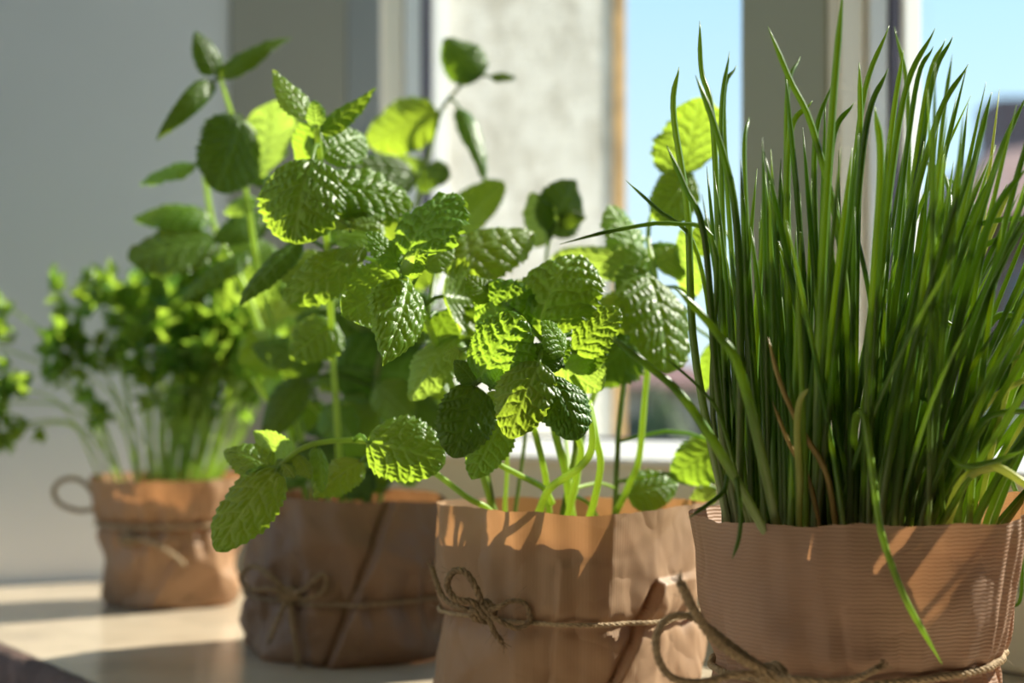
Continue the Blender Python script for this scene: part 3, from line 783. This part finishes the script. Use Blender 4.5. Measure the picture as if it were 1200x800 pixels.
# hero shoot leaning left over the gap between the pots
st, pa = add_stem(balm, [(585, 618, .76), (560, 540, .76), (525, 440, .75), (500, 375, .735), (485, 343, .715), (474, 322, .70)])
leaves(st, pa, [
    L_(477, 300, 531, 228, .745, .02, 66, -.9, -.1, curl=.7, cup=.45, crk=1.2, pt=.45),
    L_(468, 312, 429, 272, .745, -.005, 31, .3, .9, curl=.5, cup=.3, crk=1.2),
    L_(473, 320, 501, 296, .738, -.01, 30, .2, .5, curl=.9, cup=.9, crk=1.2),
    L_(497, 314, 531, 283, .77, .01, 34, .9, .9, curl=.6, cup=.4, m='mint_pale'),
    L_(471, 328, 400, 368, .755, -.015, 78, -.7, -.35, curl=.5, cup=.45, crk=.8, pt=.5, flip=True),
    L_(477, 330, 448, 429, .740, -.03, 68, .35, .1, curl=.75, cup=.95, crk=1.15, pt=.85),
    L_(420, 300, 332, 352, .80, -.01, 60, -.4, .2, curl=.6, cup=.6, crk=1.0, pt=.5),
    L_(430, 292, 394, 303, .785, 0, 26, 0, 1.2, curl=.6, cup=.4),
    L_(519, 347, 565, 352, .785, .02, 68, .5, .3, curl=.5, cup=.5, crk=.5, pt=.4, flip=True),
    L_(512, 366, 545, 410, .80, .02, 60, -.5, -.3, curl=.5, cup=.5, m='mint_dark'),
    L_(514, 312, 626, 272, .83, .03, 58, -.1, .9, curl=.5, cup=.8, crk=1.0, pt=.5),
    L_(536, 394, 481, 470, .80, -.01, 62, -.6, .2, curl=.7, cup=.8, crk=.6, m='mint_pale'),
    L_(470, 318, 487, 300, .735, -.012, 14, .3, .5, curl=.6, cup=.8, m='mint_pale', nu=16, nv=8),
], -.055)
# long drooping runner to the left
st, pa = add_stem(balm, [(590, 618, .735), (572, 596, .728), (548, 583, .722), (514, 557, .726), (475, 530, .728), (430, 517, .715), (385, 517, .710), (352, 526, .708), (326, 548, .705)], .0017, .0013)
leaves(st, pa, [
    L_(430, 517, 522, 543, .690, .0, 84, .15, .15, curl=.6, cup=.5, crk=.8, pt=.45),
    L_(326, 549, 253, 646, .702, -.015, 66, -.35, .15, curl=.6, cup=.5, crk=1.0, pt=.45),
    L_(318, 548, 262, 528, .705, .01, 38, -.2, 1.0, curl=.8, cup=.6, crk=.9),
    L_(341, 546, 296, 505, .715, .01, 38, -.9, -.2, curl=.3, cup=.3, crk=.7, m='mint_pale', pt=.8, flip=True),
    L_(345, 532, 363, 562, .712, -.01, 22, .6, .4, curl=.6, cup=.8),
    L_(326, 540, 345, 560, .708, -.01, 16, .2, .3, curl=.6, cup=.6),
    L_(424, 540, 366, 582, .735, -.01, 44, -.2, .6, curl=.5, cup=.6, crk=.6),
    L_(372, 522, 377, 578, .72, -.01, 24, .8, .4, curl=.5, cup=.9),
])
# the wrinkled front cluster
st, pa = add_stem(balm, [(662, 618, .735), (668, 595, .73), (676, 555, .722), (680, 520, .715), (655, 470, .70), (630, 432, .69), (640, 405, .685)], .0020, .0014)
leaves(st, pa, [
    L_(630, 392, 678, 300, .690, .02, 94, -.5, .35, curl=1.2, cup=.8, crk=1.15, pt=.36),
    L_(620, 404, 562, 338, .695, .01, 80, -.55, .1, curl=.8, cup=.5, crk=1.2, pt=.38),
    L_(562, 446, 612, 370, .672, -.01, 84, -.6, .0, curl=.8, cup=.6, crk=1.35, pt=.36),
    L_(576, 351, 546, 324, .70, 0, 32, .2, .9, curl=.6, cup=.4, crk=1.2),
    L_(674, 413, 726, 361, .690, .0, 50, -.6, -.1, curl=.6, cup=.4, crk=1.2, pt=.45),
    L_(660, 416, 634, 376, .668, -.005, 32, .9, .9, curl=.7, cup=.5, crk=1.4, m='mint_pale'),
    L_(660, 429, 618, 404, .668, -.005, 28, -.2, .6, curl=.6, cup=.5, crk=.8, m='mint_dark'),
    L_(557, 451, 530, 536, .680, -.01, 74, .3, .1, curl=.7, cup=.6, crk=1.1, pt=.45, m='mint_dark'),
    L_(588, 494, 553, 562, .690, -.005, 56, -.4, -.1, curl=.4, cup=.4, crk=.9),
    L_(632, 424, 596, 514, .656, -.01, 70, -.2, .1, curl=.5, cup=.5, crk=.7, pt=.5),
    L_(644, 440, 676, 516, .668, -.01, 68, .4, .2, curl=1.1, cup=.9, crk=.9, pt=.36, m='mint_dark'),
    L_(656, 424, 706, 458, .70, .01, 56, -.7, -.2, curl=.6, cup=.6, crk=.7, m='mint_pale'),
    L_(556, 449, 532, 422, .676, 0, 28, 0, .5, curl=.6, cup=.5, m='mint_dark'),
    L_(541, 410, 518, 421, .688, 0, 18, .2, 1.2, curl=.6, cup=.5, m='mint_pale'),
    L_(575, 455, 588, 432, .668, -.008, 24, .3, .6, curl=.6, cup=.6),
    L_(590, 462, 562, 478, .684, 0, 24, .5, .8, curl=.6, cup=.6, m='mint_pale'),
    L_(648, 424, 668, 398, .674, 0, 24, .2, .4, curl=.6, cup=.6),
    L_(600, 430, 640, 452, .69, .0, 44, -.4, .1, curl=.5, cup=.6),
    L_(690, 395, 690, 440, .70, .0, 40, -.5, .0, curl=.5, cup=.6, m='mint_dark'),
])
# bare lower stalks of the same plant
for pts, r, mt in [
    ([(620, 618, .735), (632, 599, .725), (644, 572, .715), (672, 553, .705), (690, 534, .70), (694, 505, .695), (684, 465, .70), (670, 440, .70)], .0021, 'stem'),
    ([(688, 618, .74), (691, 604, .735), (698, 580, .72), (704, 542, .71), (698, 510, .705), (690, 470, .71)], .0020, 'stem'),
    ([(642, 618, .75), (643, 597, .75), (637, 548, .74), (625, 500, .72), (610, 460, .70)], .0019, 'stem'),
    ([(672, 618, .76), (670, 602, .755), (662, 548, .745), (652, 512, .73), (640, 450, .71)], .0024, 'stem'),
    ([(655, 618, .765), (661, 590, .76), (670, 548, .75), (674, 515, .74), (668, 460, .72)], .0014, 'stem_dark'),
    ([(648, 590, .735), (637, 572, .73), (610, 557, .715), (580, 541, .70), (560, 520, .695), (556, 470, .69)], .0017, 'stem'),
    ([(592, 618, .79), (592, 587, .79), (595, 518, .79), (590, 450, .78)], .0013, 'stem'),
    ([(602, 618, .80), (604, 596, .80), (614, 524, .80), (620, 450, .79)], .0013, 'stem_dark'),
    ([(586, 618, .77), (578, 590, .77), (566, 545, .765), (560, 500, .755)], .0013, 'stem'),
    ([(590, 618, .76), (580, 592, .76), (574, 560, .755), (568, 520, .745)], .0009, 'stem_dark'),
    ([(706, 618, .78), (690, 590, .77), (668, 576, .76), (700, 566, .785), (722, 572, .80)], .0011, 'stem'),
    ([(660, 618, .775), (668, 592, .775), (676, 560, .78), (684, 500, .79), (700, 450, .80)], .0022, 'stem'),
]:
    st, pa = add_stem(balm, pts, r, r * 0.8, mt, 26)
# right hand stalks
st, pa = add_stem(balm, [(719, 618, .80), (722, 580, .80), (724, 520, .80), (733, 430, .80), (745, 350, .81), (742, 305, .82)], .0018, .0013, 'stem_dark')
leaves(st, pa, [
    L_(742, 396, 688, 452, .80, -.01, 74, -.3, -.1, curl=.5, cup=.5, crk=.4, m='mint_dark'),
    L_(748, 345, 698, 404, .81, -.01, 62, -.4, -.2, curl=.5, cup=.5, crk=.5),
    L_(745, 302, 714, 240, .83, .01, 42, .9, .6, curl=.6, cup=.5, m='mint_pale'),
    L_(765, 300, 700, 322, .82, -.01, 44, -.8, -.2, curl=.6, cup=.5, m='mint_pale'),
    L_(738, 310, 655, 296, .86, .02, 28, -.4, .4, curl=.4, cup=.4, m='mint_pale'),
    L_(735, 580, 795, 566, .80, .01, 50, -.6, .1, curl=.5, cup=.5, crk=.6),
    L_(842, 520, 786, 562, .80, .0, 64, -.7, -.1, curl=.5, cup=.5, crk=.5),
    L_(838, 572, 808, 590, .80, .0, 26, -.7, -.1, curl=.5, cup=.5, m='mint_pale'),
    L_(838, 400, 825, 460, .83, .0, 26, -.7, -.1, curl=.5, cup=.5),
])
st, pa = add_stem(balm, [(722, 600, .795), (738, 566, .79), (749, 535, .785), (756, 460, .78), (764, 380, .785), (768, 325, .79), (760, 285, .80), (764, 250, .815), (790, 212, .83)], .0020, .0012)
leaves(st, pa, [
    L_(757, 321, 781, 438, .775, -.02, 78, .75, .55, curl=.7, cup=.5, crk=.8, pt=.42),
    L_(795, 208, 818, 114, .83, .01, 74, -.7, -.2, curl=.5, cup=.4, crk=.6, pt=.45, flip=True),
    L_(812, 205, 768, 260, .82, -.01, 56, .9, .7, curl=.8, cup=.6, crk=1.0, pt=.4),
    L_(768, 312, 806, 292, .80, .01, 44, -.6, .1, curl=.7, cup=.4, m='mint_pale'),
    L_(814, 348, 799, 268, .80, 0, 34, -.8, -.1, curl=.6, cup=.5, crk=1.2, m='mint_pale'),
    L_(764, 322, 722, 345, .80, -.01, 50, -.5, .1, curl=.6, cup=.5),
    L_(815, 300, 830, 255, .81, 0, 34, .4, .4, curl=.6, cup=.5, crk=1.2),
])
st, pa = add_stem(balm, [(672, 618, .80), (662, 500, .85), (650, 380, .89), (640, 310, .91), (644, 280, .915)], .0016, .0010)
leaves(st, pa, [
    L_(641, 272, 674, 210, .915, .01, 58, .45, .0, curl=.6, cup=.4, crk=.5, m='mint_dark'),
    L_(652, 262, 687, 254, .915, .0, 22, .1, .2, curl=.6, cup=.4, m='mint_dark'),
    L_(642, 285, 620, 226, .92, .01, 42, -.9, -.3, curl=.5, cup=.4, m='mint_pale', flip=True),
    L_(645, 310, 702, 294, .90, .0, 30, -.9, -.1, curl=.4, cup=.4, m='mint_pale'),
    L_(648, 372, 600, 330, .88, .0, 50, -.5, .2, curl=.5, cup=.5),
])

# ================================================================== tall mint (pot 2)
c2 = P(396, 0, 0.985); c2 = (c2.x, c2.y)
mint = tag(empty('potted_mint', (c2[0], c2[1], 0)), 'tall spreading mint in shaded brown paper next to the parsley', 'potted plant')
cols2 = []
for (px, D, py) in [(470, .925, 587), (400, .912, 588), (335, .925, 583), (300, .955, 578), (292, .985, 574), (310, 1.03, 572), (400, 1.055, 572), (470, 1.04, 573), (515, .995, 578), (517, .965, 588)]:
    t, r = rel(px, D, c2); cols2.append((t, r, r * 1.03, r * 1.02, ztop(py, D)))
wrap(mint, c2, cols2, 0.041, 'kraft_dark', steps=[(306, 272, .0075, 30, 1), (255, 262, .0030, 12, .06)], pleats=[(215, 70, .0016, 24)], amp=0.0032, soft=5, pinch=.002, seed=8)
pot_soil(mint, c2, cols2, 0.006, 0.098, 0.094)
band(mint, c2, cols2, 0.041, 'twine_dark', 0.0011, 0.0014, 230, 590, fuzz=20)
kp = P(338, 697, .915)
knot(mint, kp, 0.004, 'twine_dark', 14)
twine('bow_loop', mint, [kp, P(318, 690, .91), P(292, 690, .915), P(282, 676, .92), P(296, 663, .92), P(318, 676, .912), kp], 0.0017, 'twine_dark', fuzz=10, seed=15)
twine('bow_loop', mint, [kp, P(356, 690, .908), P(378, 672, .908), P(380, 690, .91), P(360, 702, .91), kp], 0.0014, 'twine_dark', fuzz=10, seed=16)
twine('twine_end', mint, [kp, P(342, 725, .908), P(346, 755, .906), P(350, 778, .906)], 0.0016, 'twine_dark', fuzz=10, fray=8, seed=17)
twine('twine_end', mint, [kp, P(330, 715, .908), P(322, 735, .908), P(316, 750, .91)], 0.0016, 'twine_dark', fuzz=10, fray=8, seed=18)
st, pa = add_stem(mint, [(376, 604, .99), (345, 480, .98), (308, 340, .965), (288, 220, .955), (276, 150, .945), (264, 110, .94), (257, 90, .94)], .0022, .0012)
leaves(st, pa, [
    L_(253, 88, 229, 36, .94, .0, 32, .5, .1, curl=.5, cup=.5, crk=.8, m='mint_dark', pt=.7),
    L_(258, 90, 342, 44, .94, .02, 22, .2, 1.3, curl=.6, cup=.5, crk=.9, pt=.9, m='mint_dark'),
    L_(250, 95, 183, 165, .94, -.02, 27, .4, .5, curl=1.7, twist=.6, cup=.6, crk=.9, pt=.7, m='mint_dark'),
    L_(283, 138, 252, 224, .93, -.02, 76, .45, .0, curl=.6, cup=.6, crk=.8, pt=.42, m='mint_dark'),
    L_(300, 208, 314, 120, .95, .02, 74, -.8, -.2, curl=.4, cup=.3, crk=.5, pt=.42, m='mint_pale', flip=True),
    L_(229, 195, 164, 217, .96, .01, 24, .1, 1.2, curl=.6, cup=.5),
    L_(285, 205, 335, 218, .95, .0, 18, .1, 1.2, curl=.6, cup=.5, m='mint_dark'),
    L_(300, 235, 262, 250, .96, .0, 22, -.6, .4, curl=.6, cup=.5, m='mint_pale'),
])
st, pa = add_stem(mint, [(366, 604, 1.0), (332, 480, 1.02), (296, 360, 1.03), (268, 300, 1.03), (250, 262, 1.03), (242, 220, 1.03), (240, 205, 1.03)], .0026, .0018)
leaves(st, pa, [
    L_(246, 258, 157, 257, 1.02, -.01, 34, -.4, .7, curl=.9, cup=.5, crk=.8),
    L_(254, 284, 150, 305, 1.01, -.02, 58, -.2, .9, curl=.5, cup=.4, crk=.5, pt=.45, m='mint_dark'),
    L_(312, 254, 250, 284, .985, -.02, 36, .1, .5, curl=.5, cup=.5, crk=.5, m='mint_dark'),
    L_(290, 297, 212, 354, 1.0, -.02, 26, .1, 1.6, curl=.6, cup=.7, m='mint_dark'),
    L_(262, 300, 330, 300, 1.05, .02, 50, -.8, .0, curl=.6, cup=.5, m='mint_pale'),
    L_(275, 325, 340, 345, 1.05, .02, 52, -.8, .0, curl=.6, cup=.5, m='mint_pale'),
    L_(310, 390, 355, 345, 1.05, .02, 56, -.8, .0, curl=.6, cup=.5, m='mint_pale'),
])
st, pa = add_stem(mint, [(402, 604, .95), (394, 480, .87), (386, 340, .81), (380, 235, .775), (373, 165, .76), (371, 142, .755)], .0022, .0014)
leaves(st, pa, [
    L_(363, 140, 319, 83, .81, .01, 28, .7, .6, curl=.4, cup=.5, crk=1.0, pt=.85, m='mint_pale'),
    L_(374, 153, 441, 103, .81, .01, 26, .4, 1.2, curl=-.3, cup=.7, crk=1.0, pt=.9),
    L_(371, 148, 368, 117, .80, .0, 24, -.4, .2, curl=.6, cup=.6, crk=1.3, m='mint_pale'),
    L_(376, 182, 428, 160, .815, .03, 40, .3, .8, curl=.7, cup=.5, crk=1.1),
    L_(367, 150, 348, 190, .82, .02, 30, -.5, .1, curl=.6, cup=.5),
    L_(366, 186, 345, 286, .785, -.02, 94, -.25, .2, curl=.9, cup=.7, crk=1.15, pt=.38),
    L_(384, 218, 482, 240, .80, .02, 62, .8, 1.0, curl=.5, cup=.5, crk=1.3, pt=.42),
    L_(410, 270, 420, 238, .79, .03, 54, -.2, 1.0, curl=.9, cup=.6, crk=.6, m='mint_pale'),
    L_(352, 282, 280, 358, .85, -.02, 30, .2, 1.5, curl=.5, cup=.9, m='mint_dark'),
    L_(392, 285, 440, 250, .84, .02, 50, -.7, .1, curl=.6, cup=.5, m='mint_pale'),
    L_(395, 380, 340, 420, .88, -.01, 60, -.4, .2, curl=.6, cup=.5),
    L_(380, 300, 330, 330, .86, -.01, 40, -.6, .1, curl=.6, cup=.5, m='mint_pale'),
], -.05)
st, pa = add_stem(mint, [(425, 604, 1.01), (448, 450, 1.03), (475, 300, 1.04), (496, 205, 1.04), (505, 172, 1.04), (518, 128, 1.04), (545, 94, 1.04)], .0020, .0013, 'stem_dark')
leaves(st, pa, [
    L_(513, 132, 430, 166, 1.03, .01, 66, -.35, .3, curl=.6, cup=.6, crk=.4, pt=.42),
    L_(500, 200, 452, 190, 1.04, .0, 26, -.8, .1, curl=.5, cup=.4, m='mint_pale'),
    L_(488, 206, 398, 196, 1.0, -.03, 44, .0, .5, curl=.4, cup=.5, m='mint_dark'),
    L_(490, 205, 527, 208, 1.02, -.02, 30, .0, .5, curl=.4, cup=.5, m='mint_dark'),
    L_(538, 126, 570, 219, 1.03, -.02, 24, .55, .0, curl=.9, twist=.5, cup=.7, crk=.5, pt=.7, m='mint_dark'),
    L_(560, 94, 521, 45, 1.04, .0, 54, .4, .1, curl=.5, cup=.5, crk=.5, m='mint_dark'),
    L_(575, 90, 605, 92, 1.04, .0, 12, .1, .9, curl=.5, cup=.5, m='mint_dark'),
    L_(533, 274, 590, 213, .98, .01, 46, -.6, -.1, curl=.5, cup=.3, fold=.3, crk=.4, pt=.5),
    L_(480, 290, 440, 250, 1.02, .0, 44, -.5, .2, curl=.5, cup=.5),
    L_(470, 330, 520, 290, 1.04, .0, 54, -.6, .1, curl=.5, cup=.5),
])
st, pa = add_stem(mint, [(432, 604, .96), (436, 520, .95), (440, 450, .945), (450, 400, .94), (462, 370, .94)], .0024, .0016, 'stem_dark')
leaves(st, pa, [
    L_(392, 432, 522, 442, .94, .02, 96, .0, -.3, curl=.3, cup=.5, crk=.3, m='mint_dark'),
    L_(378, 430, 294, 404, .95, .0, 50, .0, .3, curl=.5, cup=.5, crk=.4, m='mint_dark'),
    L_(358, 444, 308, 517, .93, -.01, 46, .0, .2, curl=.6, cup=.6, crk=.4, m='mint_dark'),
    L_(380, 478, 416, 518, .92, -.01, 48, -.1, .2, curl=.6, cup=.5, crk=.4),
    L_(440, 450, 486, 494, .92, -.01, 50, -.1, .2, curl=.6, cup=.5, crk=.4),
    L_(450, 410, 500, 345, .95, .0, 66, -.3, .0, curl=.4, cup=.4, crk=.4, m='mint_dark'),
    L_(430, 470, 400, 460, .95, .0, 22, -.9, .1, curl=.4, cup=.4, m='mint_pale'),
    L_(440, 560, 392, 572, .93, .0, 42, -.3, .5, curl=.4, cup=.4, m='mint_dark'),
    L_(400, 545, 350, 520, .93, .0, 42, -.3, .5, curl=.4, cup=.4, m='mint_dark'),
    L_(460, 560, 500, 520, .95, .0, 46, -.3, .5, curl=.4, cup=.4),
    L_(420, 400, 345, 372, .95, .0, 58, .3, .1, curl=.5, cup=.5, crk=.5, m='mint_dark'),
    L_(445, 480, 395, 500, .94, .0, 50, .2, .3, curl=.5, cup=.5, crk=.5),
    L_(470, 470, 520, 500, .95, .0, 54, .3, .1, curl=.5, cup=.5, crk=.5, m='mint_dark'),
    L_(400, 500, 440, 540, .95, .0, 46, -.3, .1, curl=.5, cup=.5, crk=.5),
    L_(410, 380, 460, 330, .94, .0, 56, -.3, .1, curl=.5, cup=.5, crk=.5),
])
st, pa = add_stem(mint, [(412, 604, .98), (396, 520, .96), (360, 470, .95), (325, 480, .94), (296, 442, .94)], .0018, .0016)
rg = random.Random(77)
for k, pts in enumerate([[(385, 604, 1.0), (378, 520, 1.0), (360, 420, 1.0), (350, 350, 1.0)], [(410, 604, 1.0), (415, 500, 1.0), (420, 400, .99), (425, 330, .98)], [(440, 604, 1.02), (470, 500, 1.03), (500, 420, 1.04), (520, 340, 1.05)]]):
    st, pa = add_stem(mint, pts, .0020, .0014, 'stem_dark')
    fill_pairs(st, pa, 0.12, 0.98, 6, 0.040, rg, 'mint', crk=.5)

# ================================================================== parsley (pot 4)
c4 = P(200, 0, 1.235); c4 = (c4.x, c4.y)
par = tag(empty('potted_parsley', (c4[0], c4[1], 0)), 'curly parsley in tan paper gathered by twine against the grey wall', 'potted plant')
cols4 = [(0, .0700, .0610, .0560, .111), (60, .069, .061, .056, .112), (120, .069, .061, .056, .112), (180, .0695, .060, .0555, .1105), (225, .0690, .0605, .056, .1085), (270, .0690, .061, .056, .1080), (315, .0695, .061, .056, .1090), (340, .070, .061, .056, .1105)]
wrap(par, c4, cols4, 0.070, 'kraft_tan', steps=[(285, 248, .0022, 24, .06), (330, 262, .0020, 22, .055), (235, 225, .0012, 12, 1)], pleats=[(200, 150, .0010, 30)], amp=0.0030, soft=6, pinch=.004, seed=13)
pot_soil(par, c4, cols4, 0.008, 0.101, 0.096)
band(par, c4, cols4, 0.070, 'twine', 0.0016, 0.0010, 195, 555, fuzz=20)
kp = Vector((c4[0] - 0.060, c4[1] - 0.012, 0.073)); D4 = kp.y
twine('bow_loop', par, [kp, P(112, 597, D4), P(92, 598, D4), P(70, 590, D4), P(63, 575, D4), P(72, 563, D4), P(90, 561, D4), P(105, 572, D4), P(113, 590, D4), kp], 0.0022, 'twine', fuzz=20, seed=31)
knot(par, P(150, 632, 1.172), 0.0042, 'twine_dark', 33)
twine('twine_end', par, [P(150, 630, 1.171), P(180, 636, 1.168), P(206, 652, 1.170), P(216, 662, 1.172)], 0.0016, 'twine', fuzz=10, seed=34)

PR = random.Random(8)
def leaflet_mesh(seed):
    V = [(0, 0, 0)]; Fc = []; nr, na = 6, 34; rg = random.Random(seed); ph = rg.uniform(0, 6)
    for j in range(1, nr + 1):
        for i in range(na + 1):
            a = -2.3 + 4.6 * i / na; f = j / nr
            R = f * (0.75 + 0.25 * math.cos(a * 1.2)) * (1 + 0.30 * f * math.sin(a * 5 + ph) + 0.10 * f * math.sin(a * 13 + ph))
            z = 0.30 * f * f * math.sin(a * 6.0 + ph) + 0.14 * f * math.sin(a * 11 + 2 * ph) + 0.16 * f * f
            V.append((math.sin(a) * R * 0.62, math.cos(a) * R * 0.7 + 0.2 * f, z))
    for i in range(na): Fc.append((0, 1 + i, 2 + i))
    for j in range(nr - 1):
        for i in range(na):
            a = 1 + j * (na + 1) + i; Fc.append((a, a + na + 1, a + na + 2, a + 1))
    me = bpy.data.meshes.new('leaf'); me.from_pydata(V, [], Fc); me.update()
    me.polygons.foreach_set('use_smooth', [True] * len(me.polygons)); me.materials.append(M['parsley']); return me
LM = [leaflet_mesh(k) for k in range(5)]
def parsley_stalk(pts, nl, size, r=0.0011, spread=0.016):
    path = catmull(pts, 16); V, Fc = tube(path, lambda t: r * (1 - 0.3 * t), 6); st = obj('stem', V, Fc, 'parsley_stem', par)
    top = path[-1]; d0 = (path[-1] - path[-3]).normalized()
    for k in range(nl):
        d = (d0 * 0.6 + Vector((PR.uniform(-1, 1), PR.uniform(-1, 1), PR.uniform(-0.6, 0.9)))).normalized()
        base = top + d * PR.uniform(0.0, spread) - d0 * PR.uniform(0, spread * 0.8)
        o = bpy.data.objects.new('leaf', LM[PR.randrange(5)]); C.objects.link(o)
        s = size * PR.uniform(0.75, 1.25); q = d.to_track_quat('Y', 'Z')
        o.parent = st; o.matrix_parent_inverse = world(st).inverted()
        o.location = base; o.rotation_euler = (q.to_matrix() @ Matrix.Rotation(PR.uniform(0, 6.28), 3, 'Y')).to_euler(); o.scale = (s, s, s)
heads = [(75, 350, 1.22, 5, .017), (112, 345, 1.23, 4, .022), (140, 345, 1.25, 4, .015), (58, 405, 1.20, 5, .017), (62, 440, 1.20, 5, .018), (92, 395, 1.22, 5, .016), (95, 430, 1.22, 4, .017),
         (130, 385, 1.24, 4, .014), (140, 430, 1.25, 4, .016), (130, 480, 1.18, 4, .017), (165, 400, 1.26, 5, .018), (185, 360, 1.24, 6, .018), (205, 335, 1.25, 6, .018), (205, 390, 1.21, 6, .020), (230, 355, 1.27, 6, .018),
         (240, 385, 1.23, 6, .020), (250, 330, 1.25, 6, .018), (265, 360, 1.25, 6, .018), (275, 400, 1.22, 6, .020), (285, 340, 1.28, 6, .018), (300, 370, 1.25, 6, .018), (310, 405, 1.24, 6, .020), (325, 350, 1.28, 5, .018),
         (180, 430, 1.22, 4, .015), (215, 425, 1.20, 5, .016), (255, 425, 1.21, 5, .016), (330, 420, 1.26, 5, .018), (2, 470, 1.17, 5, .020), (-8, 500, 1.17, 6, .022), (12, 505, 1.18, 4, .016), (8, 357, 1.20, 3, .013),
         (-15, 400, 1.20, 5, .018), (-8, 452, 1.18, 3, .012), (290, 440, 1.20, 4, .015), (160, 350, 1.28, 4, .015), (345, 385, 1.27, 5, .018)]
for (px, py, D, nl, sz) in heads:
    e = P(px, py, D); b = Vector((c4[0] + max(-.045, min(.045, (e.x - c4[0]) * 0.32)) + PR.uniform(-.01, .01), c4[1] + PR.uniform(-.035, .035), 0.096))
    m = b.lerp(e, 0.5) + Vector((-(e.x - b.x) * 0.10, 0, 0.012 if px > 40 else 0.030))
    parsley_stalk([b, m, e], nl + (2 if px > 150 else 1), sz * (1.5 if px > 150 else 1.05), spread=0.022)
for k in range(56):
    e = Vector((c4[0] + PR.uniform(-.02, .075), c4[1] + PR.uniform(-.04, .06), PR.uniform(.16, .235)))
    b = Vector((c4[0] + (e.x - c4[0]) * 0.5 + PR.uniform(-.006, .006), c4[1] + (e.y - c4[1]) * 0.6, 0.096))
    parsley_stalk([b, b.lerp(e, 0.5) + Vector((PR.uniform(-.006, .006), 0, .004)), e], 1, .020, 0.0014)
bpy.context.view_layer.update()
